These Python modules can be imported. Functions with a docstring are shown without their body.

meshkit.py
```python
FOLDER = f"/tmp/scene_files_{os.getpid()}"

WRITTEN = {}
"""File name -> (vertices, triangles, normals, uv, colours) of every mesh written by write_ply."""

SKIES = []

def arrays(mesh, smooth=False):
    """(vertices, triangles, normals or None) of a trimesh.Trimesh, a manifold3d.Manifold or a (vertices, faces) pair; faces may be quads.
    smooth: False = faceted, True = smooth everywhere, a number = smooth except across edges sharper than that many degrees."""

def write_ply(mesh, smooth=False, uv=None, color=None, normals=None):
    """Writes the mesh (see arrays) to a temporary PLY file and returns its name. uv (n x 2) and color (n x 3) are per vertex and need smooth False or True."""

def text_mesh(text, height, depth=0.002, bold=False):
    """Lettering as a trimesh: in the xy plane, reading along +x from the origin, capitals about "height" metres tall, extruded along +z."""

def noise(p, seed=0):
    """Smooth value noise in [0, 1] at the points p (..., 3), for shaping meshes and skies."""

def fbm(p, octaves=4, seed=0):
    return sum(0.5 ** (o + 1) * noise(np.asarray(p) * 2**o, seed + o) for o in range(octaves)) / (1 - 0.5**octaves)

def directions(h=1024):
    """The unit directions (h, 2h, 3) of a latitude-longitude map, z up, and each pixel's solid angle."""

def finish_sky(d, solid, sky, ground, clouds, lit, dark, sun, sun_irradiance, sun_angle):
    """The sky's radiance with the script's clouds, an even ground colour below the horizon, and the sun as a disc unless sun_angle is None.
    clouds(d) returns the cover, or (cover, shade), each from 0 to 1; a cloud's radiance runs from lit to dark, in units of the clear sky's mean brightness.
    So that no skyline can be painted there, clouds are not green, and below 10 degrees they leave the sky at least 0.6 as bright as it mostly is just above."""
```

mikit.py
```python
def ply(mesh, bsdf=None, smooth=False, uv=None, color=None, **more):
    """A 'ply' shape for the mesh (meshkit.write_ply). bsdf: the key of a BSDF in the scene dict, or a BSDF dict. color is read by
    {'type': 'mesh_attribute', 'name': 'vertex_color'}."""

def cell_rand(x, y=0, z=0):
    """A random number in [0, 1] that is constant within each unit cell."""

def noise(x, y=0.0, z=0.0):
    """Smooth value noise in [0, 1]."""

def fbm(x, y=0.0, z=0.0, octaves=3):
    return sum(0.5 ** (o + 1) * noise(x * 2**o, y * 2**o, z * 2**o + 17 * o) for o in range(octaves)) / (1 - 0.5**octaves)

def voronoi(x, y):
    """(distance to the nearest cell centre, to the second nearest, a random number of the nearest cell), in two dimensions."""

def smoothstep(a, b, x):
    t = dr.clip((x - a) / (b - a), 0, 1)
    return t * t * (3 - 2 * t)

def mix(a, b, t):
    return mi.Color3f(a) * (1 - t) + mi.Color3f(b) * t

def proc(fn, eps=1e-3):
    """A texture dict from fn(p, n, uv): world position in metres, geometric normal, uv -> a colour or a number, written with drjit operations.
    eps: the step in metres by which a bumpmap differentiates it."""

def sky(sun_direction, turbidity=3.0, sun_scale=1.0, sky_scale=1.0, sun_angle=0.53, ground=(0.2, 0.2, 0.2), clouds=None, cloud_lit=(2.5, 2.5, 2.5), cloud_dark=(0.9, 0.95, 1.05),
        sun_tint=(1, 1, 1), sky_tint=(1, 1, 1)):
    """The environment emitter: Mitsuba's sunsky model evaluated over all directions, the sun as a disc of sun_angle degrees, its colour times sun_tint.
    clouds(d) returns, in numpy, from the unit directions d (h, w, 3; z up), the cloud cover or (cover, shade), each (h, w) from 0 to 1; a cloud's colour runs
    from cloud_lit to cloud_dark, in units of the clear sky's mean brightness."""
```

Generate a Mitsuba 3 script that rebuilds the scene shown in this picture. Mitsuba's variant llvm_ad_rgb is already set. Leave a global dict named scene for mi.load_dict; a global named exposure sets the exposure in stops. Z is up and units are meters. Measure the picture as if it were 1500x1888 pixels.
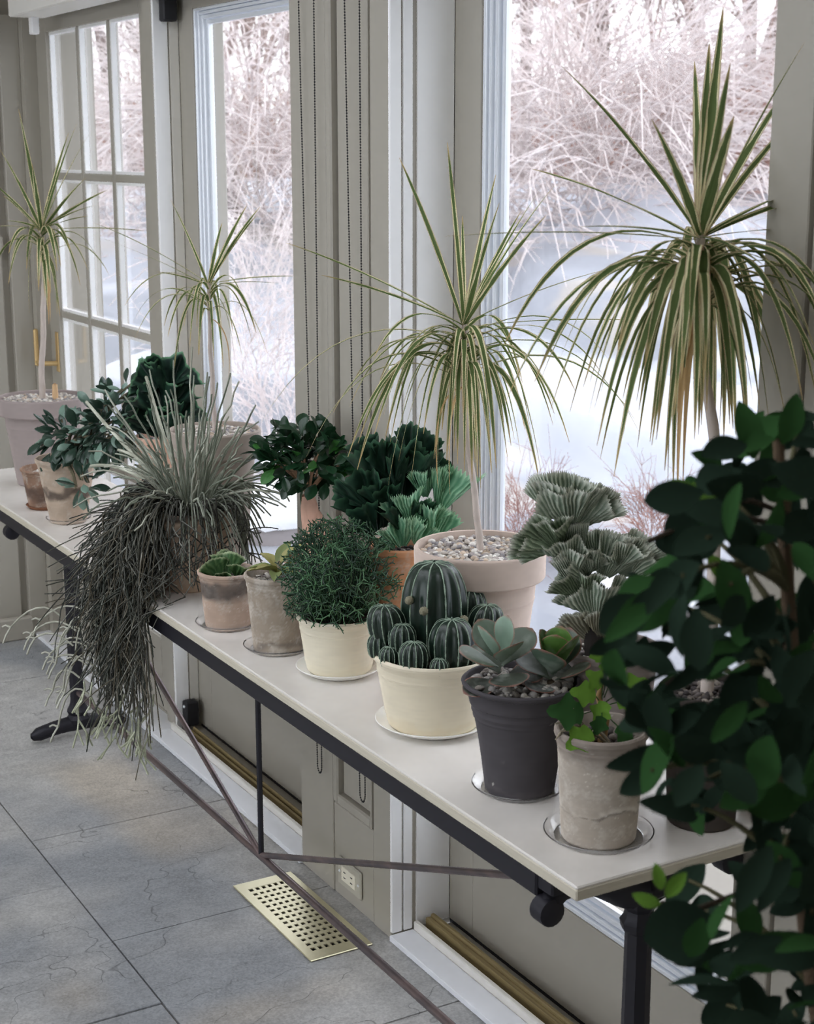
import math, random
import numpy as np, trimesh, drjit as dr, mitsuba as mi
import mikit, meshkit
from mikit import proc, noise, fbm, mix, smoothstep, cell_rand

T = mi.ScalarTransform4f
scene, labels = {}, {}

# ------------------------------------------------------------------ camera, sky, exposure
EYE = (0.0, 0.0, 1.745)
YAW, PITCH = math.radians(30.06), math.atan(664 / 2900)
FWD = (math.sin(YAW) * math.cos(PITCH), math.cos(YAW) * math.cos(PITCH), -math.sin(PITCH))
scene['camera'] = {
    'type': 'thinlens', 'fov': math.degrees(2 * math.atan(750 / 2900)), 'fov_axis': 'x',
    'to_world': T().look_at(origin=list(EYE), target=[EYE[k] + FWD[k] for k in range(3)], up=[0, 0, 1]),
    'focus_distance': 3.15, 'aperture_radius': 0.0028, 'near_clip': 0.05, 'far_clip': 500.0,
}


def cloud_fn(d):
    n = meshkit.fbm(d * 2.0 + 5, 3, 4)
    return np.full(d.shape[:2], 0.86), np.clip(n * 0.6, 0, 1)


scene['sky'] = mikit.sky((-0.45, -0.75, 0.5), turbidity=3.0, sun_scale=0.0, sky_scale=1.0, ground=(0.7, 0.72, 0.76),
                         clouds=cloud_fn, cloud_lit=(1.38, 1.37, 1.40), cloud_dark=(1.03, 1.04, 1.08))
exposure = 4.4


# ------------------------------------------------------------------ helpers
def S(r, g=None, b=None):
    """sRGB 0-255 to linear."""
    c = np.array([r, g, b] if g is not None else [r, r, r], float) / 255
    return np.where(c <= 0.04045, c / 12.92, ((c + 0.055) / 1.055) ** 2.4)


def lin3(*c):
    return tuple(map(float, S(*c)))


def rgb(*c):
    return {'type': 'rgb', 'value': S(*c).tolist()}


def mat(name, d):
    scene[name] = d
    return name


def principled(color, rough=0.6, metallic=0.0, spec=0.5, **k):
    return {'type': 'twosided', 'b': {'type': 'principled', 'base_color': color, 'roughness': rough, 'metallic': metallic, 'specular': spec, **k}}


VC = {'type': 'mesh_attribute', 'name': 'vertex_color'}


def uniq(key, space):
    if key not in space:
        return key
    i = 1
    while f'{key}_{i:03d}' in space:
        i += 1
    return f'{key}_{i:03d}'


NEXT = {}


def fresh(key):
    """The key, or the key with the next free three-digit number."""
    n = NEXT.get(key, 0)
    NEXT[key] = n + 1
    return key if n == 0 else f'{key}_{n:03d}'


def thing(name, label, cat, group=None, kind=None):
    key = fresh(name)
    labels[key] = {'label': label, 'category': cat}
    if group:
        labels[key]['group'] = group
    if kind:
        labels[key]['kind'] = kind
    return key


def part(parent, name, mesh, bsdf, smooth=False, label=None, kind=None, to_world=None, **kw):
    key = fresh(f'{parent}__{name}')
    d = dict(mesh) if isinstance(mesh, dict) else mikit.ply(mesh, bsdf, smooth=smooth, **kw)
    if isinstance(mesh, dict) and bsdf is not None:
        d['bsdf'] = {'type': 'ref', 'id': bsdf}
    if to_world is not None:
        d['to_world'] = to_world
    scene[key] = d
    if label or kind:
        labels[key] = {}
        if label:
            labels[key]['label'] = label
        if kind:
            labels[key]['kind'] = kind
    return key


def struct(name, mesh, bsdf, label, smooth=False, **kw):
    scene[name] = mikit.ply(mesh, bsdf, smooth=smooth, **kw)
    labels[name] = {'label': label, 'kind': 'structure'}
    return name


def box(x0, x1, y0, y1, z0, z1):
    m = trimesh.creation.box([x1 - x0, y1 - y0, z1 - z0])
    m.apply_translation([(x0 + x1) / 2, (y0 + y1) / 2, (z0 + z1) / 2])
    return m


def bbox(x0, x1, y0, y1, z0, z1, b=0.002):
    """box with chamfered edges"""
    b = min(b, (x1 - x0) / 2.2, (y1 - y0) / 2.2, (z1 - z0) / 2.2)
    pts = []
    for x in (0, 1):
        for y in (0, 1):
            for z in (0, 1):
                px, py, pz = (x0, x1)[x], (y0, y1)[y], (z0, z1)[z]
                sx, sy, sz = 1 - 2 * x, 1 - 2 * y, 1 - 2 * z
                pts += [(px, py + sy * b, pz + sz * b), (px + sx * b, py, pz + sz * b), (px + sx * b, py + sy * b, pz)]
    return trimesh.convex.convex_hull(np.array(pts))


def cat(ms):
    return trimesh.util.concatenate(ms)


def grid_faces(nu, nv, wrap_u=False, wrap_v=False):
    i, j = np.meshgrid(np.arange(nu if wrap_u else nu - 1), np.arange(nv if wrap_v else nv - 1), indexing='ij')
    i, j = i.ravel(), j.ravel()
    i2, j2 = (i + 1) % nu, (j + 1) % nv
    a, b, c, d = i * nv + j, i2 * nv + j, i2 * nv + j2, i * nv + j2
    return np.vstack([np.stack([a, b, c], 1), np.stack([a, c, d], 1)])


def lathe(profile, n=64, center=(0, 0, 0), samples=None):
    """closed surface of revolution; the profile runs (r, z)."""
    p = np.array(profile, float)
    if samples:
        seg = np.r_[0, np.cumsum(np.linalg.norm(np.diff(p, axis=0), axis=1))]
        t = np.unique(np.r_[np.linspace(0, seg[-1], samples), seg])
        p = np.stack([np.interp(t, seg, p[:, 0]), np.interp(t, seg, p[:, 1])], 1)
    a = np.arange(n) / n * 2 * np.pi
    v = np.stack([np.outer(np.cos(a), p[:, 0]), np.outer(np.sin(a), p[:, 0]), np.tile(p[:, 1], (n, 1))], -1).reshape(-1, 3)
    return v + np.array(center), grid_faces(n, len(p), wrap_u=True)


def tube(P, R, n=6, cap=True):
    """a tube along the points P with radii R"""
    P = np.asarray(P, float)
    R = np.broadcast_to(np.asarray(R, float), (len(P),))
    Tn = np.gradient(P, axis=0)
    Tn /= np.linalg.norm(Tn, axis=1, keepdims=True) + 1e-12
    u = np.cross(Tn[0], [0.31, 0.22, 0.92] if abs(Tn[0][2]) < 0.8 else [1, 0.1, 0])
    u /= np.linalg.norm(u)
    a = np.arange(n) / n * 2 * np.pi
    rows = []
    for k in range(len(P)):
        u = u - Tn[k] * (u @ Tn[k])
        u /= np.linalg.norm(u)
        w = np.cross(Tn[k], u)
        rows.append(P[k] + R[k] * (np.outer(np.cos(a), u) + np.outer(np.sin(a), w)))
    v = np.vstack(rows)
    f = grid_faces(len(P), n, wrap_v=True)
    if cap:
        v = np.vstack([v, P[0] - Tn[0] * R[0] * 0.4, P[-1] + Tn[-1] * R[-1] * 0.7])
        k = np.arange(n)
        e = (len(P) - 1) * n
        f = np.vstack([f, np.stack([(k + 1) % n, k, k * 0 + len(v) - 2], 1), np.stack([e + k, e + (k + 1) % n, k * 0 + len(v) - 1], 1)])
    return v, f


def join(vf):
    """several (v, f) as one"""
    at, V, F = 0, [], []
    for v, f in vf:
        V.append(v)
        F.append(np.asarray(f) + at)
        at += len(v)
    return np.vstack(V), np.vstack(F)


def bez(a, b, c, n=10):
    t = np.linspace(0, 1, n)[:, None]
    return (1 - t) ** 2 * np.array(a) + 2 * t * (1 - t) * np.array(b) + t * t * np.array(c)


def frame(o, d, n, s=(1, 1, 1)):
    """the matrix of a template lying along +x with its face to +z"""
    d = np.array(d, float)
    d /= np.linalg.norm(d)
    n = np.array(n, float)
    n = n - d * (n @ d)
    ln = np.linalg.norm(n)
    n = n / ln if ln > 1e-5 else np.cross(d, [0.3, 0.5, 0.8]) / np.linalg.norm(np.cross(d, [0.3, 0.5, 0.8]))
    w = np.cross(n, d)
    m = np.eye(4)
    m[:3, 0], m[:3, 1], m[:3, 2], m[:3, 3] = d * s[0], w * s[1], n * s[2], o
    return T(m)


RIGHT = np.array([math.cos(YAW), -math.sin(YAW), 0])
TOWARD = -np.array([math.sin(YAW), math.cos(YAW), 0])
UP = np.array([0, 0, 1.0])


def loc(c, a, b, t):
    """local frame of a plant that was turned to face the room: a to the right, b up, t towards the room"""
    return np.array(c, float) + RIGHT * a + UP * b + TOWARD * t


def cvar(v, base, amp=0.12, scale=60, seed=0):
    """a base colour with mottled variation at the points v"""
    n = meshkit.fbm(np.asarray(v) * scale, 3, seed)[:, None]
    return np.clip(S(*base)[None] * (1 + amp * (n - 0.5) * 2), 0, 1)


# ------------------------------------------------------------------ materials
mat('paint_grey', principled(rgb(160, 155, 144), 0.42))
mat('paint_pale', principled(rgb(220, 217, 210), 0.4))
mat('paint_white', principled(rgb(236, 236, 236), 0.35))
mat('plaster', principled(rgb(222, 220, 214), 0.8))
mat('sill_paint', principled(rgb(226, 228, 232), 0.3))
mat('bead_silver', principled(rgb(228, 232, 238), 0.25, 0.25))
mat('seal_black', principled(rgb(24, 24, 28), 0.6))
mat('iron', principled(rgb(34, 33, 40), 0.5, 0.35))
mat('iron_rod', principled(proc(lambda p, n, uv: mix(lin3(96, 88, 90), lin3(122, 106, 104), smoothstep(0.3, 0.8, fbm(p.x * 45, p.y * 14, p.z * 45)))), 0.3, 0.6))
mat('brass_pale', principled(rgb(214, 208, 176), 0.33, 0.75))
mat('brass', principled(rgb(206, 176, 124), 0.45, 0.6))
mat('duct_steel', principled(rgb(96, 94, 92), 0.7, 0.2))
mat('outlet_plate', principled(rgb(176, 172, 160), 0.4))
mat('outlet_face', principled(rgb(226, 221, 205), 0.35))
mat('glass_pane', {'type': 'thindielectric', 'int_ior': 1.5})
mat('glass_dish', {'type': 'dielectric', 'int_ior': 1.46})
mat('table_top', principled(proc(lambda p, n, uv: mix(lin3(218, 214, 208), lin3(204, 199, 192), fbm(p.x * 18, p.y * 18, p.z * 5))), 0.33))
mat('table_edge', principled(proc(lambda p, n, uv: mix(lin3(196, 190, 174), lin3(176, 168, 150), fbm(p.x * 40, p.y * 12, p.z * 300))), 0.5))
mat('oak_strip', principled(proc(lambda p, n, uv: mix(lin3(150, 134, 92), lin3(104, 88, 58), fbm(p.x * 220, p.y * 9, p.z * 220))), 0.45))
mat('ceramic_white', principled(rgb(228, 228, 224), 0.22))
mat('clay_vc', {'type': 'twosided', 'b': {'type': 'principled', 'base_color': VC, 'roughness': 0.85, 'specular': 0.25}})
mat('satin_vc', {'type': 'twosided', 'b': {'type': 'principled', 'base_color': VC, 'roughness': 0.5, 'specular': 0.4}})
mat('gloss_vc', {'type': 'twosided', 'b': {'type': 'principled', 'base_color': VC, 'roughness': 0.33, 'specular': 0.5}})
mat('soil', principled(rgb(52, 45, 40), 0.95))
mat('leaf_ficus', principled(rgb(26, 56, 34), 0.3))
mat('leaf_ficus_pale', principled(rgb(58, 110, 50), 0.32))
mat('leaf_jade', principled(rgb(40, 62, 50), 0.28))
mat('leaf_jade_pale', principled(rgb(112, 138, 124), 0.33))


def thin_leaf(c, t=0.5, rough=0.4):
    return {'type': 'principledthin', 'base_color': c, 'roughness': rough, 'diff_trans': t, 'specular' if False else 'eta': 1.4}


mat('leaf_dark', thin_leaf(rgb(36, 50, 40), 0.14, 0.36))
mat('leaf_dark_green', thin_leaf(rgb(48, 80, 44), 0.4, 0.38))
mat('leaf_bright', thin_leaf(rgb(100, 138, 56), 0.7, 0.45))


def dracaena_color(p, n, uv):
    u = dr.abs(uv.x * 2 - 1)
    base = mix(lin3(74, 98, 54), lin3(116, 128, 84), fbm(uv.y * 8 + p.x * 14, uv.x * 16, p.z * 7))
    cream = mix(lin3(244, 237, 206), lin3(228, 216, 164), fbm(uv.y * 9, p.x * 26, p.z * 26))
    side = smoothstep(0.3, 0.7, fbm(p.x * 31, p.y * 31, 2.0, 2))      # some blades carry a broad band, some a narrow one
    a = 0.46 + 0.24 * side
    c = mix(base, cream, smoothstep(a, a + 0.07, u))
    c = mix(c, lin3(96, 112, 62), smoothstep(0.80, 0.84, u) * (1 - smoothstep(0.88, 0.92, u)) * 0.6)
    c = mix(c, lin3(200, 148, 130), smoothstep(0.92, 0.97, u))
    return mix(c, lin3(196, 172, 124), smoothstep(0.86, 0.99, uv.y))


mat('leaf_dracaena', thin_leaf(proc(dracaena_color), 0.8, 0.26))
mat('leaf_dry', thin_leaf(rgb(214, 182, 136), 0.8, 0.6))


def slate_color(p, n, uv):
    a = fbm(p.x * 3.1 + 4, p.y * 3.1, 0, 3)
    b = fbm(p.x * 16 + 9, p.y * 34, 3, 3)
    g = fbm(p.x * 230, p.y * 230, 5, 2)
    q = fbm(p.x * 5.5 + 2, p.y * 9, 0, 3)
    fis_shade = (1 - smoothstep(0.0, 0.007, dr.abs(q - 0.52))) * smoothstep(0.45, 0.6, fbm(p.x * 4.5 + 60, p.y * 4.5, 2, 2))  # fissures darkened in colour, standing in for relief shading
    c = mix(lin3(138, 141, 144), lin3(168, 167, 164), smoothstep(0.3, 0.7, a))
    c = mix(c, lin3(178, 164, 142), smoothstep(0.62, 0.85, fbm(p.x * 2.2 + 31, p.y * 2.2 + 7, 1, 2)) * 0.5)
    return c * (0.66 + 0.28 * b + 0.42 * g) * (1 - 0.38 * fis_shade)


def slate_bump(p, n, uv):
    q = fbm(p.x * 5.5 + 2, p.y * 9, 0, 3)
    ledge = smoothstep(0.51, 0.53, q) * 0.35 + q
    return ledge * 0.7 + 0.3 * fbm(p.x * 190, p.y * 260, 4, 2)


mat('slate', {'type': 'twosided', 'b': {'type': 'bumpmap', 'scale': 0.013, 'arbitrary': proc(slate_bump, 1.5e-3),
    'bsdf': {'type': 'principled', 'base_color': proc(slate_color), 'roughness': 0.42, 'specular': 0.45}}})
mat('grout', principled(rgb(100, 96, 90), 0.9))
mat('snow', principled(VC, 0.9, 0.0, 0.2))
mat('bark_vc', {'type': 'twosided', 'b': {'type': 'diffuse', 'reflectance': VC}})
mat('paving', principled(rgb(150, 146, 138), 0.9))

# ------------------------------------------------------------------ setting: floor
VX0, VX1, VY0, VY1 = 1.412, 1.545, 2.868, 3.241      # the opening under the vent


def holed(f, x0, x1, y0, y1, *z):
    """the box with the vent's opening left out"""
    if x1 <= VX0 or x0 >= VX1 or y1 <= VY0 or y0 >= VY1:
        return f(x0, x1, y0, y1, *z)
    a, b = max(y0, VY0), min(y1, VY1)
    ps = [(x0, VX0, a, b), (VX1, x1, a, b)] + ([(x0, x1, y0, a)] if a > y0 else []) + ([(x0, x1, b, y1)] if b < y1 else [])
    return cat([box(*q, *z[:2]) for q in ps])


struct('floor', holed(box, -2.4, 1.70, -1.6, 5.54, -0.12, -0.007), 'grout', 'grey grouted floor bed under the slate tiles')
xs = [-2.4, -1.33, -0.74, -0.145, 0.455, 1.055, 1.655]
cols = {-2.4: [0.2, 1.3, 2.4, 3.5, 4.6], -1.33: [0.5, 1.4, 2.3, 3.2, 4.1, 5.0], -0.74: [0.1, 1.0, 1.9, 2.8, 3.7, 4.6], -0.145: [0.6, 1.5, 2.4, 3.3, 4.2],
        0.455: [0.9, 1.6, 2.2, 2.85, 3.482, 4.12, 4.8], 1.055: [0.7, 1.3, 1.93, 2.545, 3.157, 3.77, 4.4, 5.05]}
for i in range(len(xs) - 1):
    ys = [-1.6] + cols[xs[i]] + [5.54]
    for j in range(len(ys) - 1):
        r = random.Random(i * 31 + j)
        dz = r.uniform(-0.0012, 0.0012)
        g = 0.0019
        part('floor', 'slate_tile', holed(bbox, xs[i] + g, xs[i + 1] - g, ys[j] + g, ys[j + 1] - g, -0.02, dz, 0.0016), 'slate')

# ------------------------------------------------------------------ setting: the window wall
YA, YB = 2.848, 3.30          # the pier between the two windows
ZT = 2.75
W0 = 1.606


def window(n, y0, y1, bev_left):
    """a glazed leaf set 15 cm deep in its reveal between y0 (near) and y1 (far)"""
    w = f'window_{n}'
    st = 0.102
    px = 1.760
    scene_label = {1: 'tall near window of clear glass in a grey frame behind the right end of the table', 2: 'tall middle window of clear glass in a grey frame behind the hanging cactus'}[n]
    zr, zt = 0.235, 2.13
    struct(w, bbox(px, px + 0.045, y1 - st, y1 - 0.002, 0.014, zt + 0.13, 0.0015), 'paint_grey', scene_label)
    part(w, 'stile', bbox(px, px + 0.045, y0 + 0.002, y0 + st, 0.014, zt + 0.13, 0.0015), 'paint_grey')
    part(w, 'bottom_rail', bbox(px, px + 0.045, y0 + st, y1 - st, 0.014, zr, 0.0015), 'paint_grey')
    part(w, 'top_rail', bbox(px, px + 0.045, y0 + st, y1 - st, zt, zt + 0.13, 0.0015), 'paint_grey')
    part(w, 'seal', cat([box(px + 0.004, px + 0.04, y1 - 0.003, y1 + 0.001, 0.0, zt + 0.1), box(px + 0.003, px + 0.04, y0 + 0.002, y1 - 0.002, 0.004, 0.015)]), 'seal_black')
    # stepped glazing beads round the pane
    for q, (a, dpt) in enumerate([(0.0, 0.004), (0.009, 0.012), (0.018, 0.020), (0.030, 0.030)]):
        wdt = (0.0075, 0.0075, 0.010, 0.012)[q]
        part(w, 'glazing_bead', bbox(px + dpt, px + 0.045, y1 - st - a - wdt, y1 - st - a, zr, zt, 0.0015), 'bead_silver')
        part(w, 'glazing_bead', bbox(px + dpt, px + 0.045, y0 + st + a, y0 + st + a + wdt, zr, zt, 0.0015), 'bead_silver')
        part(w, 'glazing_bead', bbox(px + dpt, px + 0.045, y0 + st, y1 - st, zr + a, zr + a + wdt, 0.0015), 'bead_silver')
        part(w, 'glazing_bead', bbox(px + dpt, px + 0.045, y0 + st, y1 - st, zt - a - wdt, zt - a, 0.0015), 'bead_silver')
    v = np.array([[px + 0.038, y0 + st, zr], [px + 0.038, y1 - st, zr], [px + 0.038, y1 - st, zt], [px + 0.038, y0 + st, zt]])
    part(w, 'pane', (v, np.array([[0, 1, 2, 3]])), 'glass_pane')
    # the head above
    part(w, 'head', box(1.70, 1.90, y0, y1, zt + 0.131, ZT), 'paint_grey')


Y0 = 1.74
window(1, Y0, YA, True)
window(2, YB, 4.33, True)

# pier (trim_1): back board, raised stiles, sunk panel with moulding
struct('trim_1', bbox(1.640, 1.90, YA + 0.001, YB - 0.001, 0, ZT, 0.001), 'paint_grey', 'grey panelled pier between the two big windows')
part('trim_1', 'stile', bbox(W0, 1.641, 3.128, YB, 0, ZT, 0.002), 'paint_grey')
part('trim_1', 'stile', bbox(W0, 1.641, YA, 2.928, 0, ZT, 0.002), 'paint_grey')
part('trim_1', 'lower_panel', bbox(W0 + 0.002, 1.641, 2.931, 3.126, 0, 0.232, 0.002), 'paint_grey')
part('trim_1', 'moulding', bbox(W0 - 0.004, 1.641, 3.098, 3.121, 0.236, ZT, 0.004), 'paint_grey')
part('trim_1', 'moulding', bbox(W0 - 0.004, 1.641, 2.931, 2.937, 0.236, ZT, 0.002), 'paint_grey')
part('trim_1', 'moulding', bbox(W0 - 0.004, 1.641, 2.937, 3.10, 0.236, 0.262, 0.004), 'paint_grey')
part('trim_1', 'sunk_panel', bbox(1.616, 1.641, 2.938, 3.0912, 0.264, ZT, 0.0015), 'paint_grey')
# reveal towards the near window: strips with grooves between
part('trim_1', 'jamb_strip', bbox(1.606, 1.632, YA - 0.006, YA + 0.004, 0.016, ZT, 0.0012), 'paint_white')
part('trim_1', 'jamb_strip', bbox(1.637, 1.659, YA - 0.006, YA + 0.004, 0.016, ZT, 0.0012), 'paint_white')
part('trim_1', 'jamb_strip', bbox(1.671, 1.759, YA - 0.004, YA + 0.004, 0.016, ZT, 0.0012), 'paint_white')  # whiter paint puts the window light on this strip into its colour

# near pier at the right (trim_2)
struct('trim_2', bbox(1.618, 1.90, 1.34, Y0 - 0.001, 0, ZT, 0.001), 'paint_grey', 'grey panelled pier at the right edge of the photo')
part('trim_2', 'stile', bbox(W0, 1.62, 1.655, Y0, 0, ZT, 0.002), 'paint_grey')
part('trim_2', 'panel', bbox(W0 + 0.003, 1.62, 1.42, 1.648, 0, ZT, 0.002), 'paint_grey')
# far jamb of the middle window (trim_3)
struct('trim_3', bbox(1.680, 1.90, 4.331, 4.398, 0, ZT, 0.003), 'paint_grey', 'narrow grey post between the middle window and the garden door')
part('trim_3', 'jamb_strip', bbox(1.682, 1.725, 4.322, 4.334, 0.016, ZT, 0.0015), 'paint_white')
part('trim_3', 'jamb_strip', bbox(1.730, 1.759, 4.325, 4.334, 0.016, ZT, 0.0015), 'paint_pale')
part('trim_3', 'head_strip', bbox(1.66, 1.70, 3.305, 4.395, 2.165, ZT, 0.003), 'paint_grey')


def sill(n, y0, y1, label):
    b = f'baseboard_{n}'
    struct(b, bbox(1.598, 1.661, y0, y1, 0.0, 0.015, 0.002), 'sill_paint', label)
    part(b, 'stop_strip', bbox(1.661, 1.673, y0, y1, 0.0, 0.034, 0.002), 'paint_pale')
    part(b, 'floor_strip', box(1.673, 1.80, y0, y1, 0.0, 0.004), 'paint_grey')


sill('near', Y0 + 0.001, YA - 0.007, 'white painted threshold in front of the near window')
sill('middle', YB + 0.001, 4.321, 'white painted threshold in front of the middle window')
part('baseboard_near', 'wood_strip', cat([bbox(1.688, 1.700, 1.76, 2.832, 0.004, 0.040, 0.001), bbox(1.700, 1.712, 1.76, 2.832, 0.004, 0.047, 0.003), bbox(1.712, 1.720, 1.76, 2.832, 0.004, 0.036, 0.001)]), 'oak_strip', label='bare oak weather strip')
part('baseboard_middle', 'wood_strip', cat([bbox(1.690, 1.698, 3.31, 4.25, 0.004, 0.030, 0.001), bbox(1.704, 1.712, 3.31, 4.25, 0.004, 0.036, 0.003)]), 'oak_strip', label='thin oak weather strip')

# ------------------------------------------------------------------ garden door with twelve panes
DX = 1.70
struct('door_1', bbox(DX, DX + 0.045, 4.400, 4.478, 0.02, 2.26, 0.002), 'paint_grey', 'grey glazed garden door with small panes at the far end of the wall')
part('door_1', 'stile', bbox(DX, DX + 0.045, 5.35, 5.46, 0.02, 2.26, 0.002), 'paint_grey')
part('door_1', 'top_rail', bbox(DX, DX + 0.045, 4.478, 5.35, 2.135, 2.26, 0.002), 'paint_grey')
part('door_1', 'bottom_rail', bbox(DX, DX + 0.045, 4.478, 5.35, 0.02, 0.255, 0.002), 'paint_grey')
zs = [0.255, 0.725, 1.195, 1.665, 2.135]
ysd = [4.478, 4.768, 5.058, 5.35]
for y in ysd[1:3]:
    part('door_1', 'muntin', bbox(DX + 0.008, DX + 0.04, y - 0.012, y + 0.012, 0.255, 2.135, 0.004), 'paint_grey')
for z in zs[1:4]:
    for q in range(3):
        part('door_1', 'muntin', bbox(DX + 0.008, DX + 0.04, ysd[q] + 0.012 * (q > 0), ysd[q + 1] - 0.012 * (q < 2), z - 0.012, z + 0.012, 0.004), 'paint_grey')
for q in range(3):
    for r_ in range(4):
        v = np.array([[DX + 0.03, ysd[q], zs[r_]], [DX + 0.03, ysd[q + 1], zs[r_]], [DX + 0.03, ysd[q + 1], zs[r_ + 1]], [DX + 0.03, ysd[q], zs[r_ + 1]]])
        part('door_1', 'pane', (v, np.array([[0, 1, 2, 3]])), 'glass_pane')
        a, b, c, d = ysd[q] + 0.012 * (q > 0), ysd[q + 1] - 0.012 * (q < 2), zs[r_] + 0.012 * (r_ > 0), zs[r_ + 1] - 0.012 * (r_ < 3)
        part('door_1', 'glazing_bead', cat([box(DX + 0.012, DX + 0.028, b - 0.009, b, c, d), box(DX + 0.012, DX + 0.028, a, a + 0.009, c, d), box(DX + 0.012, DX + 0.028, a, b, d - 0.009, d), box(DX + 0.012, DX + 0.028, a, b, c, c + 0.009)]), 'paint_white')
part('door_1', 'handle', cat([bbox(DX - 0.004, DX + 0.001, 5.368, 5.398, 0.99, 1.13, 0.002)] + [trimesh.Trimesh(*tube(q, 0.0085, 10), process=False) for q in (
    [(DX - 0.002, 5.383, 1.02), (1.655, 5.40, 1.02), (1.642, 5.445, 1.022)], [(1.642, 5.445, 1.01), (1.642, 5.445, 1.07), (1.642, 5.445, 1.135)])]), 'brass', label='brass pull handle on its backplate')
struct('trim_4', box(1.66, 1.90, 4.398, 5.54, 2.265, ZT), 'paint_grey', 'grey header over the garden door')
part('door_1', 'threshold', box(1.70, 1.83, 4.322, 5.54, -0.02, 0.0195), 'paint_grey')
struct('baseboard_far', bbox(1.598, 1.70, 4.322, 5.53, 0.0, 0.015, 0.002), 'sill_paint', 'white painted threshold below the garden door')
struct('trim_5', box(1.655, 1.90, 5.461, 5.54, 0, 2.265), 'paint_grey', 'grey post in the far corner beside the garden door')

# far end wall with panelling
struct('wall_far', box(-2.5, 1.655, 5.54, 5.70, 0, ZT), 'paint_grey', 'grey panelled end wall at the far left')
part('wall_far', 'board', bbox(1.585, 1.656, 5.505, 5.54, 0.0, 2.2, 0.003), 'paint_grey')
part('wall_far', 'board', bbox(1.38, 1.56, 5.518, 5.54, 0.0, 2.2, 0.004), 'paint_grey')
part('wall_far', 'board', bbox(1.12, 1.34, 5.51, 5.54, 0.0, 2.2, 0.004), 'paint_grey')
part('wall_far', 'chair_rail', bbox(-2.4, 1.56, 5.49, 5.51, 1.40, 1.46, 0.006), 'paint_grey')
part('wall_far', 'skirting', bbox(-2.4, 1.59, 5.478, 5.51, 0.0, 0.085, 0.006), 'paint_grey')

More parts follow.
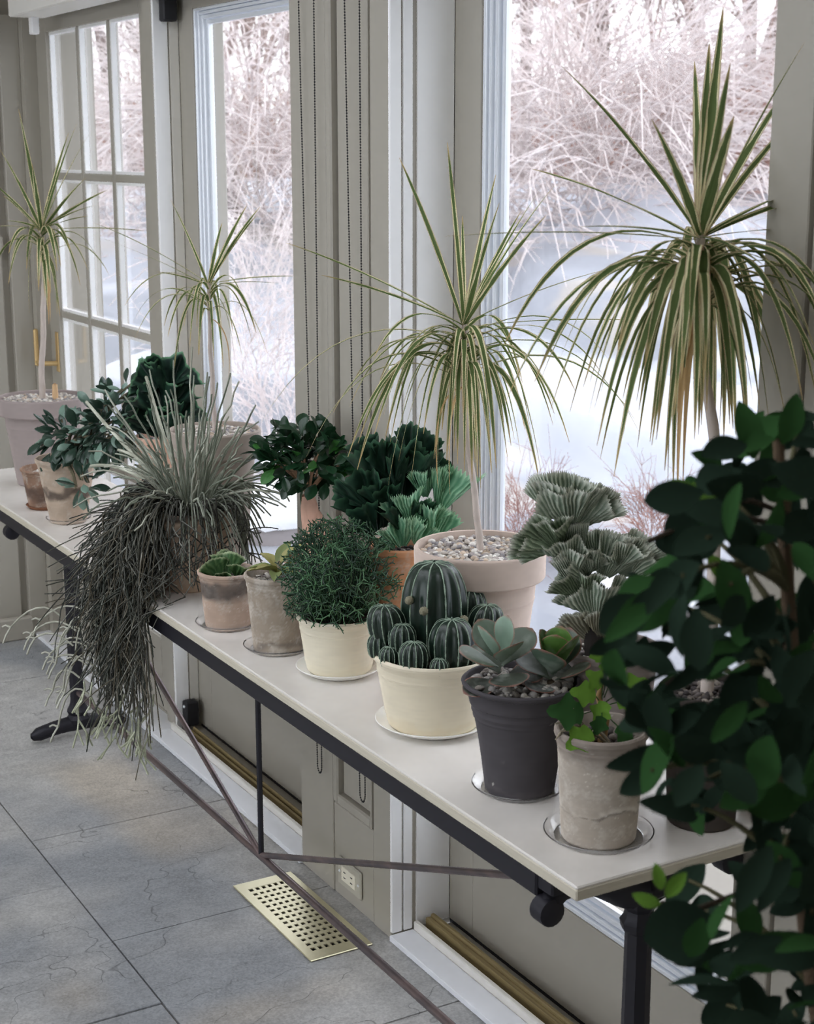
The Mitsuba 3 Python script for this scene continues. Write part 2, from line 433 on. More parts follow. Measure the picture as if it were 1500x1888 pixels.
# rest of the room, outside the frame: unglazed openings; the roof lights are added for fill light
struct('wall_right', box(W0, 1.9, -1.6, 1.339, 0, ZT), 'paint_grey', 'grey wall to the right of the frame')
struct('wall_near', box(-2.5, 1.9, -1.75, -1.6, 0, ZT), 'plaster', 'pale wall behind the viewer')
lw = [box(-2.55, -2.4, -1.6, 5.54, 0, 0.5), box(-2.55, -2.4, -1.6, 5.54, 2.35, ZT), box(-2.55, -2.4, -1.6, 0.4, 0.5, 2.35)]
for y in (0.4, 1.9, 3.6, 5.39):
    lw.append(box(-2.55, -2.4, y, y + 0.15, 0.5, 2.35))
struct('wall_left', cat(lw), 'plaster', 'pale wall with a row of windows opposite the table')
ce = [box(-2.55, 1.9, -1.75, 0.2, ZT, ZT + 0.15), box(-2.55, 1.9, 4.2, 5.7, ZT, ZT + 0.15), box(-2.55, -1.0, 0.2, 4.2, ZT, ZT + 0.15),
      box(0.75, 1.9, 0.2, 4.2, ZT, ZT + 0.15), box(-1.0, 0.75, 0.2, 0.8, ZT, ZT + 0.15)]
struct('ceiling', cat(ce), 'plaster', 'pale ceiling with roof openings added for fill light')

# blind boxes
t = thing('blind_box', 'white blind box fixed above the garden door', 'blind box')
part(t, 'body', bbox(1.54, 1.655, 4.40, 5.22, 2.168, 2.36, 0.004), 'paint_pale')
part(t, 'end_bracket', bbox(1.60, 1.625, 5.17, 5.205, 2.115, 2.169, 0.003), 'paint_white')
t = thing('blind_box', 'grey blind box on the end wall at the top left corner', 'blind box')
part(t, 'body', bbox(0.6, 1.50, 5.40, 5.51, 2.135, 2.36, 0.004), 'paint_grey')

# small black catches on the jamb of the middle window
for z0, z1, lab in ((2.10, 2.19, 'black catch near the top of the middle window jamb'), (0.022, 0.10, 'black catch at the foot of the middle window jamb')):
    t = thing('window_catch', lab, 'window catch')
    part(t, 'body', bbox(1.700, 1.742, 4.285, 4.3215, z0, z1, 0.004), 'seal_black')
    part(t, 'screw', trimesh.Trimesh(*tube([(1.7005, 4.30, z1 - 0.015), (1.6975, 4.30, z1 - 0.015)], 0.005, 10), process=False), 'bead_silver')

# bead chains of the blinds
def chain(label, a, b, lowy, low):
    t = thing('bead_chain', label, 'blind cord')
    sp = trimesh.creation.icosphere(1, 0.0021)
    P = []
    for (ya, za), (yb, zb) in ((a, b),):
        pass
    pts = [np.array([1.592, a[0], 2.6]), np.array([1.592, a[1], low + 0.02])]
    path = [pts[0] + (pts[1] - pts[0]) * s for s in np.linspace(0, 1, 120)]
    n = 8
    ca = (a[1] + b[1]) / 2
    ra = abs(b[1] - a[1]) / 2
    sg = 1 if a[1] > b[1] else -1
    for k in range(1, n):
        th = math.pi * k / n
        path.append(np.array([1.592, ca + sg * ra * math.cos(th), low + 0.02 - 0.02 * math.sin(th)]))
    q0, q1 = np.array([1.592, b[1], low + 0.02]), np.array([1.592, b[0], 2.6])
    path += [q0 + (q1 - q0) * s for s in np.linspace(0, 1, 120)]
    path = np.array(path)
    seg = np.r_[0, np.cumsum(np.linalg.norm(np.diff(path, axis=0), axis=1))]
    t_ = np.arange(0, seg[-1], 0.0058)
    pos = np.stack([np.interp(t_, seg, path[:, k]) for k in range(3)], 1)
    o = trimesh.creation.icosphere(0, 0.0022)
    V = (pos[:, None] + np.array(o.vertices)[None]).reshape(-1, 3)
    F = (np.array(o.faces)[None] + (np.arange(len(pos)) * len(o.vertices))[:, None, None]).reshape(-1, 3)
    part(t, 'beads', (V, F), 'seal_black', smooth=True, kind='stuff')
    part(t, 'cord', tube(path[::3], 0.0006, 4), 'seal_black')


chain('black bead chain hanging at the left edge of the grey pier', (3.146, 3.158), (3.235, 3.180), None, 0.292)
chain('black bead chain hanging in front of the sunk panel of the pier', (2.945, 2.941), (3.022, 2.966), None, 0.298)

# outlet
t = thing('wall_outlet', 'beige double outlet low on the grey pier', 'outlet')
part(t, 'plate', bbox(1.6005, 1.608, 2.983, 3.097, 0.036, 0.106, 0.003), 'outlet_plate')
rc = part(t, 'receptacle', bbox(1.598, 1.602, 3.006, 3.074, 0.053, 0.089, 0.001), 'outlet_face')
for yc in (3.057, 3.023):
    for dz in (-0.007, 0.007):
        part(rc, 'slot', box(1.5975, 1.599, yc - 0.005, yc + 0.005, 0.071 + dz - 0.0012, 0.071 + dz + 0.0012), 'seal_black')
part(t, 'screw', trimesh.Trimesh(*tube([(1.6008, 2.993, 0.071), (1.5993, 2.993, 0.071)], 0.0032, 10), process=False), 'bead_silver')
part(t, 'screw', trimesh.Trimesh(*tube([(1.6008, 3.087, 0.071), (1.5993, 3.087, 0.071)], 0.0032, 10), process=False), 'bead_silver')

# floor vent
t = thing('floor_vent', 'pale brass floor vent with rows of square holes in the slate floor', 'floor vent')
vx0, vx1, vy0, vy1 = 1.400, 1.557, 2.843, 3.266
nx_, ny_ = 7, 15
bx = np.linspace(vx0 + 0.022, vx1 - 0.022, nx_ + 1)
by = np.linspace(vy0 + 0.035, vy1 - 0.035, ny_ + 1)
bars = [bbox(vx0, bx[0] + 0.003, vy0, vy1, 0.0012, 0.005, 0.0015), bbox(bx[-1] - 0.003, vx1, vy0, vy1, 0.0012, 0.005, 0.0015), bbox(vx0, vx1, vy0, by[0] + 0.004, 0.0012, 0.005, 0.0015), bbox(vx0, vx1, by[-1] - 0.004, vy1, 0.0012, 0.005, 0.0015)]
bars += [box(x - 0.0035, x + 0.0035, vy0 + 0.01, vy1 - 0.01, 0.0014, 0.0046) for x in bx[1:-1]]
bars += [box(vx0 + 0.01, vx1 - 0.01, y - 0.0065, y + 0.0065, 0.0014, 0.0045) for y in by[1:-1]]
part(t, 'grille', cat(bars), 'brass_pale')
part(t, 'duct', cat([box(VX0 - .001, VX0, VY0, VY1, -0.3, 0), box(VX1, VX1 + .001, VY0, VY1, -0.3, 0), box(VX0, VX1, VY0 - .001, VY0, -0.3, 0), box(VX0, VX1, VY1, VY1 + .001, -0.3, 0), box(VX0, VX1, VY0, VY1, -0.301, -0.3)]), 'duct_steel')

# ------------------------------------------------------------------ the table
TT = 0.745
table = thing('plant_table', 'long narrow pale-topped table on a black iron trestle frame under the potted plants', 'table')
TX0, TX1, TY0, TY1, MX = 1.2165, 1.603, 1.63, 4.98, 1.408
part(table, 'top', bbox(TX0 + 0.001, TX1, TY0 + 0.001, TY1, TT - 0.006, TT, 0.002), 'table_top')
part(table, 'edge_band', bbox(TX0, TX1, TY0, TY1, TT - 0.022, TT - 0.0045, 0.002), 'table_edge')
part(table, 'side_rail', bbox(TX0 + 0.008, TX0 + 0.03, 1.74, 4.62, TT - 0.064, TT - 0.022, 0.003), 'iron')
part(table, 'side_rail', bbox(TX1 - 0.03, TX1 - 0.008, 1.74, 4.62, TT - 0.064, TT - 0.022, 0.003), 'iron')
R_ = 0.0085
part(table, 'stretcher', tube([(MX, 1.75, 0.143), (MX, 3.1, 0.143), (MX, 4.42, 0.143)], 0.0088, 10), 'iron_rod', smooth=True)
part(table, 'post', tube([(MX, 3.111, 0.14), (MX, 3.111, 0.4), (MX, 3.111, 0.73)], 0.0066, 10), 'iron', smooth=True)
part(table, 'brace', tube([(MX, 3.111, 0.146), (MX, 2.4, 0.41), (MX, 1.74, 0.655)], 0.0072, 10), 'iron_rod', smooth=True)
part(table, 'brace', tube([(MX, 3.111, 0.146), (MX, 3.8, 0.41), (MX, 4.42, 0.655)], 0.0072, 10), 'iron_rod', smooth=True)
part(table, 'crossbar', bbox(TX0 + 0.01, TX1 - 0.01, 3.09, 3.13, TT - 0.04, TT - 0.022, 0.003), 'iron')
for yc in (1.727, 4.44):
    lg = part(table, 'leg', lathe([(0.0, 0.045), (0.034, 0.045), (0.036, 0.06), (0.028, 0.072), (0.034, 0.085), (0.026, 0.10), (0.021, 0.12), (0.023, 0.3), (0.021, 0.585), (0.028, 0.592), (0.030, 0.603), (0.024, 0.612), (0.022, 0.622), (0.029, 0.632), (0.030, 0.648), (0.022, 0.66), (0.02, 0.70), (0.0, 0.70)], 8, (MX, yc, 0)), 'iron', smooth=25)
    # the foot: a low rounded bar across, raised in the middle
    ft = []
    for s in np.linspace(-1, 1, 15):
        ft.append((MX + s * 0.145, yc, 0.022 + 0.022 * (1 - s * s)))
    part(lg, 'foot', tube(ft, [0.012, 0.021, 0.0215, 0.0215, 0.022, 0.023, 0.024, 0.025, 0.024, 0.023, 0.022, 0.0215, 0.0215, 0.021, 0.012], 10), 'iron', smooth=True)
    # the bracket: two curved arms ending in scrolls
    for sg in (-1, 1):
        arm = [(MX + sg * x, yc, z) for x, z in ((0.0, 0.655), (0.03, 0.662), (0.07, 0.683), (0.115, 0.697), (0.15, 0.69), (0.17, 0.672))]
        part(lg, 'bracket_arm', tube(arm, [0.03, 0.03, 0.026, 0.02, 0.018, 0.016], 10), 'iron', smooth=True)
        th = np.linspace(0, 1.6 * np.pi, 14)
        part(lg, 'scroll', join([tube([(MX + sg * 0.172, yc - 0.014, 0.664), (MX + sg * 0.172, yc + 0.014, 0.664)], 0.0215, 16), tube([(MX + sg * 0.172, yc - 0.018, 0.664), (MX + sg * 0.172, yc + 0.018, 0.664)], 0.010, 12)]), 'iron', smooth=40)
    part(lg, 'cross_plate', bbox(TX0 + 0.012, TX1 - 0.012, yc - 0.022, yc + 0.022, TT - 0.052, TT - 0.022, 0.003), 'iron')

# ------------------------------------------------------------------ pots
def pot_profile(kind, rb, rr, h, wall=0.006):
    """closed outline (r, z) from the foot up the outside, over the rim and down the inside"""
    if kind == 'band':         # flower pot with a deep collar
        k = lambda t: rb + (rr - 0.010 - rb) * t
        out = [(0, 0), (rb - 0.003, 0), (rb, 0.003)] + [(k(t), h * t) for t in (0.2, 0.4, 0.60)] + [(k(.66) + .001, h * .655), (k(.68) + 0.0015, h * .665), (k(.70), h * .675), (k(.79), h * .795), (rr - 0.003, h * .80), (rr - 0.001, h * .81), (rr, h * .985), (rr - 0.003, h)]
    elif kind == 'rolled':     # hand-thrown, small lip with two grooves
        k = lambda t: rb + (rr - 0.0035 - rb) * t
        out = [(0, 0), (rb - 0.002, 0), (rb, 0.003)] + [(k(t), h * t) for t in (0.2, 0.4, 0.6, 0.75)] + [(k(.82) , h * .82), (k(.86) + .0012, h * .86), (k(.885), h * .875), (k(.90) + .001, h * .90), (rr - 0.003, h * .92), (rr, h * .945), (rr, h * .98), (rr - 0.003, h)]
    elif kind == 'ribbed':     # plastic pot with a rolled rim and a thin line below it
        k = lambda t: rb + (rr - 0.004 - rb) * t
        out = [(0, 0), (rb - 0.006, 0), (rb - 0.001, 0.005)] + [(k(t), h * t) for t in (0.2, 0.4, 0.6, 0.72)] + [(k(.73) + .0004, h * .728), (k(.75) + .0009, h * .75), (k(.77) + .0003, h * .775), (k(.85), h * .85), (k(.90) + .0012, h * .89), (rr - 0.001, h * .93), (rr, h * .965), (rr - 0.003, h)]
    else:                      # 'flared'
        k = lambda t: rb + (rr - 0.006 - rb) * (0.55 * t + 0.45 * t ** 2.2)
        out = [(0, 0), (rb - 0.002, 0), (rb, 0.004)] + [(k(t), h * t) for t in (0.15, 0.3, 0.45, 0.58, 0.66)] + [(k(.68) + .0016, h * .68), (k(.705) + .0004, h * .70), (k(.74) + .0018, h * .735), (k(.77), h * .765), (k(.88), h * .88), (k(.955), h * .945), (rr - 0.001, h * .965), (rr, h * .985), (rr - 0.003, h)]
    inner = [(rr - wall * 1.1, h - 0.001), (rr - wall * 1.5, h * .93), (rr - wall * 2.2, h * .80), (0, h * .78)]
    return out + inner


def clay_color(v, base, seed, bloom=0.0, stain=None, speck=0.0, amp=0.10, crack=None):
    """fired clay: mottling, lime bloom in ragged patches, a dark damp stain with a ragged edge (all of them dirt and salts on the clay)"""
    z = v[:, 2] - v[:, 2].min()
    h = z.max()
    c = cvar(v, base, amp, 35, seed)
    c *= (1 + 0.10 * (meshkit.fbm(v * np.array([30, 30, 260]), 2, seed + 3) - 0.5))[:, None]
    if bloom:
        n = meshkit.fbm(v * np.array([60, 60, 34]), 4, seed + 7) + 0.5 * (meshkit.fbm(v * 300, 2, seed + 8) - 0.5)
        m = np.clip((n - (0.60 - 0.22 * bloom)) * 3.2, 0, 1)[:, None] * 0.5
        c = c * (1 - m) + S(202, 197, 188) * m
    if stain:
        z0, z1, col = stain
        n = 0.22 * (meshkit.fbm(v * 24, 4, seed + 11) - 0.5) * h * 2
        m = (np.clip((z + n - z0) / 0.018, 0, 1) * np.clip((z1 - z - n) / 0.014, 0, 1))[:, None] * (0.6 + 0.4 * meshkit.fbm(v * 60, 3, seed + 12)[:, None])
        c = c * (1 - m) + S(*col) * m
    if crack:                  # a ragged old break line with lime crusted above it
        n = 0.014 * (meshkit.fbm(v * 32, 4, seed + 21) - 0.5) * 2
        up = np.clip((z - crack - n) / 0.002, 0, 1) * np.clip((crack + 0.022 - z + n * 1.5) / 0.016, 0, 1) * np.clip(meshkit.fbm(v * 70, 3, seed + 22) * 3 - 1.0, 0, 1)
        c = c * (1 - 0.7 * up[:, None]) + S(214, 208, 198) * 0.7 * up[:, None]
        ln = np.clip(1 - np.abs(z - crack - n) / 0.0016, 0, 1)[:, None] * np.clip(meshkit.fbm(v * 26, 2, seed + 23) * 3 - .7, 0, 1)[:, None]
        c = c * (1 - 0.7 * ln) + S(92, 84, 78) * 0.7 * ln
    if speck:
        n = meshkit.noise(v * 520, seed + 13)
        m = np.clip((n - (0.93 - 0.1 * speck)) * 25, 0, 1)[:, None] * np.clip(meshkit.fbm(v * 18, 2, seed + 5) * 2.4 - .8, 0, 1)[:, None]
        c = c * (1 - 0.55 * m) + S(222, 218, 210) * 0.55 * m
    return np.clip(c, 0, 1)


def add_pot(t, kind, c, rb, rr, z1, base, seed, z0=TT, bsdf='clay_vc', n=112, samples=84, **k):
    v, f = lathe(pot_profile(kind, rb, rr, z1 - z0), n, samples=samples)
    col = clay_color(v, base, seed, **k)
    wob = 1 + 0.006 * (meshkit.fbm(v * 9, 2, seed)[:, None] - 0.5)
    v = v * np.array([1, 1, 1]) * np.concatenate([wob, wob, np.ones_like(wob)], 1) + np.array([c[0], c[1], z0])
    return part(t, 'pot', (v, f), bsdf, smooth=True, color=col)


ICO = trimesh.creation.icosphere(1)
ICO0 = trimesh.creation.icosphere(0)


def pebbles(t, c, z, R, n, size, seed, palette, bump=0.004, hole=0.0):
    r = np.random.default_rng(seed)
    V, F, C = [], [], []
    base = np.array(ICO.vertices)
    soil = np.linspace(0, 2 * np.pi, 33)[:-1]
    for k in range(n):
        a, q = r.uniform(0, 2 * np.pi), R * math.sqrt(r.uniform(hole, 1)) * 0.97
        s = size * r.uniform(0.55, 1.25) * np.array([1, r.uniform(0.6, 1), r.uniform(0.45, 0.8)])
        w = base * s
        w = w * (1 + 0.28 * (meshkit.noise(base * 1.7 + k * 3.1, seed)[:, None] - 0.5))
        M = trimesh.transformations.euler_matrix(r.uniform(-.5, .5), r.uniform(-.5, .5), r.uniform(0, 6.28))[:3, :3]
        V.append(w @ M.T + [c[0] + q * math.cos(a), c[1] + q * math.sin(a), z + r.uniform(-0.2, 1) * bump])
        F.append(np.array(ICO.faces) + k * len(base))
        C.append(np.tile(S(*palette[r.integers(len(palette))]) * r.uniform(0.75, 1.2), (len(base), 1)))
    part(t, 'gravel', (np.vstack(V), np.vstack(F)), 'clay_vc', smooth=True, kind='stuff', color=np.clip(np.vstack(C), 0, 1))
    part(t, 'soil', lathe([(0, -0.012), (R + 0.001, -0.012), (R + 0.001, -0.001), (R * .6, 0.0), (0, 0.0)], 32, (c[0], c[1], z - 0.002)), 'soil')


PALE = [(206, 200, 192), (184, 176, 168), (222, 218, 212), (160, 152, 150), (196, 178, 160), (140, 136, 138)]
GREYP = [(150, 146, 142), (118, 114, 112), (178, 173, 166), (136, 129, 122), (196, 190, 181)]
DARKP = [(84, 78, 76), (112, 104, 98), (64, 60, 60), (136, 128, 120)]


def dish_glass(label, c, R, h=0.013):
    t = thing('pot_saucer', label, 'saucer')
    w = 0.0016
    part(t, 'dish', lathe([(0, 0), (R * .80, 0), (R * .84, 0.002), (R * .93, h * .75), (R * .985, h * .85), (R, h), (R * .985, h + .0012), (R * .92, h * .75 + w * 1.2), (R * .82, 0.0035), (R * .80, w), (0, w)], 72, (c[0], c[1], TT)), 'glass_dish', smooth=35)
    return t


def dish_white(label, c, R, h=0.017):
    t = thing('pot_saucer', label, 'saucer')
    part(t, 'dish', lathe([(0, 0), (R * .72, 0), (R * .76, 0.002), (R * .93, h * .62), (R, h * .93), (R * .992, h), (R * .965, h * .97), (R * .90, h * .66), (R * .74, 0.0042), (0, 0.004)], 80, (c[0], c[1], TT)), 'ceramic_white', smooth=35)
    return t


# ------------------------------------------------------------------ leaves
def paddle(L=1.0, W=0.5, peak=0.58, tip=0.1, thick=0.02, curl=0.1, cup=0.06, nu=12, nv=7, wave=0.0, lobes=0):
    """a leaf along +x, upper side to +z; thick > 0 makes it a closed fleshy leaf"""
    s = np.linspace(0, 1, nu)
    w = np.clip(np.sin(np.pi * np.clip(s, 0, 1) ** (math.log(0.5) / math.log(peak))), 0, 1) ** 0.72
    w = np.maximum(w, np.where(s < 0.12, 0.09, 0.0)) * W / 2
    if lobes:
        w = w * (1 + 0.28 * np.cos(s * lobes * 2 * np.pi))
    u = np.linspace(-1, 1, nv)
    X = np.repeat((s * L)[:, None], nv, 1)
    Y = w[:, None] * u[None]
    Z = -curl * L * s[:, None] ** 2 + cup * W * (u[None] ** 2) * np.sin(np.pi * s)[:, None] + wave * W * np.sin(s[:, None] * 9 + u[None] * 2) * np.abs(u[None])
    top = np.stack([X, Y, Z], -1).reshape(-1, 3)
    f = grid_faces(nu, nv)
    if thick <= 0:
        return top, f
    th = thick * (np.sqrt(np.clip(1 - u[None] ** 2, 0, 1)) * np.sqrt(np.clip(np.sin(np.pi * np.clip(s, 0.02, 1)), 0, 1))[:, None])
    a = np.stack([X, Y, Z + th], -1).reshape(-1, 3)
    b = np.stack([X, Y, Z - th], -1).reshape(-1, 3)
    return np.vstack([a, b]), np.vstack([f[:, ::-1], f + len(a)])


def strap(P, W, fold=0.22, up=(0, 0, 1), twist=0.0):
    """a long folded blade along the points P; uv runs across and along"""
    P = np.asarray(P, float)
    n = len(P)
    Tn = np.gradient(P, axis=0)
    Tn /= np.linalg.norm(Tn, axis=1, keepdims=True)
    s = np.linspace(0, 1, n)
    w = W * np.minimum(1, 0.55 + 2.2 * s) * np.clip(1 - s ** 2.6, 0.0, 1) ** 0.8 / 2
    w[-1] = 0.0004
    u = np.array([-1, -0.7, -0.4, 0, 0.4, 0.7, 1.0])
    rows = []
    side = None
    for k in range(n):
        if side is None:
            side = np.cross(Tn[k], up)
            if np.linalg.norm(side) < 0.2:
                side = np.cross(Tn[k], [0.6, 0.4, 0.3])
        side = side - Tn[k] * (side @ Tn[k])
        side /= np.linalg.norm(side)
        nn = np.cross(side, Tn[k])
        a = twist * s[k]
        sd, n2 = side * math.cos(a) + nn * math.sin(a), nn * math.cos(a) - side * math.sin(a)
        rows.append(P[k] + w[k] * (u[:, None] * sd + fold * (np.abs(u)[:, None] - 0.5) * n2))
    uv = np.stack([np.tile((u + 1) / 2, n), np.repeat(s, len(u))], 1)
    return (np.vstack(rows), grid_faces(n, len(u))), uv


def dracaena(t, crown, tips, base, bends, rt, seed, width, skirt=30, L=0.34, stem_drop=0.11, xmax=1.745, dry=3):
    """a cane with a tuft of blades; tips are metres from the crown"""
    r = np.random.default_rng(seed)
    crown = np.array(crown)
    P = [np.array(base)] + [np.array(b) for b in bends] + [crown - [0, 0, stem_drop], crown + [0, 0, 0.005]]
    P = np.array(P)
    tt = np.linspace(0, 1, len(P))
    from scipy.interpolate import PchipInterpolator
    fine = PchipInterpolator(tt, P)(np.linspace(0, 1, 30))
    fine += 0.0015 * np.sin(np.linspace(0, 20, 30))[:, None] * np.array([1, 0.4, 0])
    rad = rt * (1.15 - 0.35 * np.linspace(0, 1, 30)) * (1 + 0.05 * np.sin(np.linspace(0, 60, 30)))
    v, f = tube(fine, rad, 10)
    part(t, 'stem', (v, f), 'clay_vc', smooth=True, color=cvar(v, (196, 184, 176), 0.18, 120, seed))
    tips = [np.array(q, float) for q in tips]
    for k in range(skirt):
        a = r.uniform(0, 2 * np.pi)
        q = r.uniform(0.12, 1.1)
        ln = L * r.uniform(0.72, 1.0)
        tips.append(np.array([math.cos(a) * math.sin(q), math.sin(a) * math.sin(q), -math.cos(q)]) * ln)
    for k, q in enumerate(tips):
        if crown[0] + q[0] > xmax:
            q[0] = xmax - crown[0] - 0.002
        hz = np.array([q[0], q[1], 0])
        lh = np.linalg.norm(hz) + 1e-6
        ln = np.linalg.norm(q)
        droop = q[2] < -0.02
        if droop:
            b = crown - [0, 0, stem_drop * r.uniform(0.1, 0.95) * min(1, -q[2] / 0.15)]
            out = hz / lh * max(lh * 0.62, 0.045)
            rise = max(0.0, 0.055 - 0.03 * (-q[2] / ln)) + (crown[2] - b[2]) * 0.35
            if lh > 0.55 * ln:
                rise += 0.04
            c = b + out + [0, 0, rise]
        else:
            b = crown + [0, 0, 0.004 * r.uniform(-1, 1)]
            c = b + hz * 0.48 + np.array([0, 0, q[2] * 0.52 + ln * 0.045])
        e = crown + q
        d0 = c - b
        P = bez(b, c, e, 13)
        if P[:, 0].max() > xmax + 0.004:
            P[:, 0] = np.minimum(P[:, 0], xmax + 0.004)
        w = width * r.uniform(0.78, 1.12)
        up = np.array([0, 0, 1.0]) if not q[2] > 0.75 * ln else -hz / lh + np.array([0.01, 0, 0.05])
        (vv, ff), uv = strap(P, w, r.uniform(0.12, 0.35), up, r.uniform(-0.7, 0.7))
        part(t, 'leaf', (vv, ff), 'leaf_dracaena', smooth=True, uv=uv)
    for k in range(dry):
        a = r.uniform(0, 6.28)
        b = crown - [0, 0, stem_drop]
        e = b + np.array([math.cos(a) * 0.05, math.sin(a) * 0.05, -L * r.uniform(0.6, 0.85)])
        (vv, ff), uv = strap(bez(b, b + np.array([math.cos(a) * 0.07, math.sin(a) * 0.07, -0.02]), e, 10), width * 0.55, 0.6, (0, 0, 1), r.uniform(-2, 2))
        part(t, 'dry_leaf', (vv, ff), 'leaf_dry', smooth=True)


D4 = [[-0.065,0.251,0.242],[-0.201,-0.135,0.158],[0.195,0.259,0.256],[0.132,0.152,0.275],[0.163,0.16,0.328],[-0.045,-0.098,0.23],[-0.116,-0.19,0.161],[0.072,-0.11,0.26],[0.236,0.068,0.171],[0.249,0.09,0.226],[-0.039,0.36,0.092],[-0.375,0.076,0.009],[-0.261,-0.059,0.024],[0.262,0.021,0.079],[0.255,0.007,0.062],[0.258,0.028,0.004],[-0.092,-0.23,-0.02],[-0.347,-0.036,-0.201],[-0.36,-0.121,-0.161],[-0.238,-0.091,-0.258],[-0.087,0.1,-0.322],[-0.118,0.026,-0.332],[0.003,0.098,-0.304],[-0.03,0.086,-0.308],[-0.233,-0.206,-0.232],[-0.013,0.033,-0.376],[-0.004,0.032,-0.367],[0.094,0.066,-0.351],[-0.099,-0.134,-0.236],[0.197,0.127,-0.315],[-0.067,-0.19,-0.243],[0.188,0.048,-0.276],[0.263,0.081,-0.291],[0.225,0.004,-0.215],[-0.048,-0.28,-0.12],[0.015,0.177,-0.305],[-0.045,-0.263,-0.19],[-0.077,0.192,-0.266],[-0.192,-0.2,-0.16],[0.176,0.177,-0.271],[-0.176,-0.194,-0.121],[0.146,0.108,-0.214],[0.237,0.072,-0.254],[0.024,-0.225,-0.101]]
D3 = [[-0.015,0.209,0.296],[0.037,0.122,0.324],[0.098,0.165,0.188],[0.166,0.154,0.265],[-0.028,-0.154,0.223],[0.194,0.107,0.198],[0.207,0.06,0.242],[0.215,0.029,0.247],[0.014,-0.23,0.203],[-0.268,0.179,0.147],[-0.279,0.018,0.1],[-0.339,0.151,-0.173],[-0.225,-0.068,-0.038],[-0.274,0.097,-0.232],[-0.271,-0.058,-0.207],[-0.254,-0.06,-0.231],[-0.101,0.102,-0.303],[-0.041,0.12,-0.303],[-0.062,0.163,-0.235],[-0.01,0.077,-0.233],[-0.189,-0.265,-0.112],[0.037,0.092,-0.251],[-0.14,-0.228,-0.217],[-0.143,-0.257,-0.227],[-0.068,-0.167,-0.264],[-0.134,-0.294,-0.156],[-0.057,-0.199,-0.224],[0.041,-0.2,-0.263],[0.023,-0.215,-0.255],[0.208,-0.045,-0.227],[0.039,-0.232,-0.132],[0.167,-0.213,0.11],[0.204,-0.236,0.02],[0.219,-0.142,-0.058],[0.218,-0.228,-0.159],[0.217,-0.245,-0.181],[0.091,-0.297,-0.06],[-0.274,-0.159,-0.151],[-0.148,-0.106,-0.17],[0.129,0.056,-0.22],[0.139,0.015,-0.256],[-0.025,0.184,-0.183],[-0.065,0.197,-0.119],[0.081,-0.233,-0.095],[-0.094,-0.197,-0.236]]
D2 = [[-0.018,0.186,0.202],[0.137,0.223,0.14],[0.15,0.095,0.187],[0.181,0.106,0.161],[0.198,0.118,0.183],[-0.228,0.171,0.15],[-0.215,0.215,0.117],[-0.221,-0.006,-0.04],[-0.113,0.236,-0.109],[-0.037,0.213,-0.118],[-0.182,-0.181,-0.098],[-0.034,0.168,-0.243],[-0.111,-0.195,-0.143],[0.076,0.097,-0.22],[0.042,-0.183,-0.102],[0.09,0.063,-0.128],[0.197,-0.082,0.02],[0.099,-0.209,0.015],[-0.129,-0.182,-0.127],[-0.094,-0.241,-0.154],[-0.169,-0.094,0.045],[0.153,0.133,-0.064],[0.011,0.195,-0.119]]
D1 = [[-0.019,0.105,0.354],[-0.034,0.278,0.239],[0.157,0.18,0.288],[0.148,0.073,0.313],[0.154,-0.015,0.28],[0.184,0.117,0.152],[0.25,0.111,0.114],[0.073,-0.301,0.083],[0.174,0.089,0.036],[0.292,-0.226,0.002],[-0.013,0.337,0.095],[-0.029,0.261,0.02],[-0.148,-0.156,-0.054],[-0.037,0.201,-0.101],[-0.002,0.168,-0.127],[-0.075,-0.191,-0.151],[0.068,0.078,-0.265],[-0.06,-0.32,-0.097],[0.035,-0.231,-0.148],[0.029,-0.319,-0.096],[-0.08,-0.2,0.198],[-0.219,-0.166,0.02],[-0.167,-0.062,0.152],[-0.051,-0.221,-0.166],[0.004,-0.244,-0.043]]



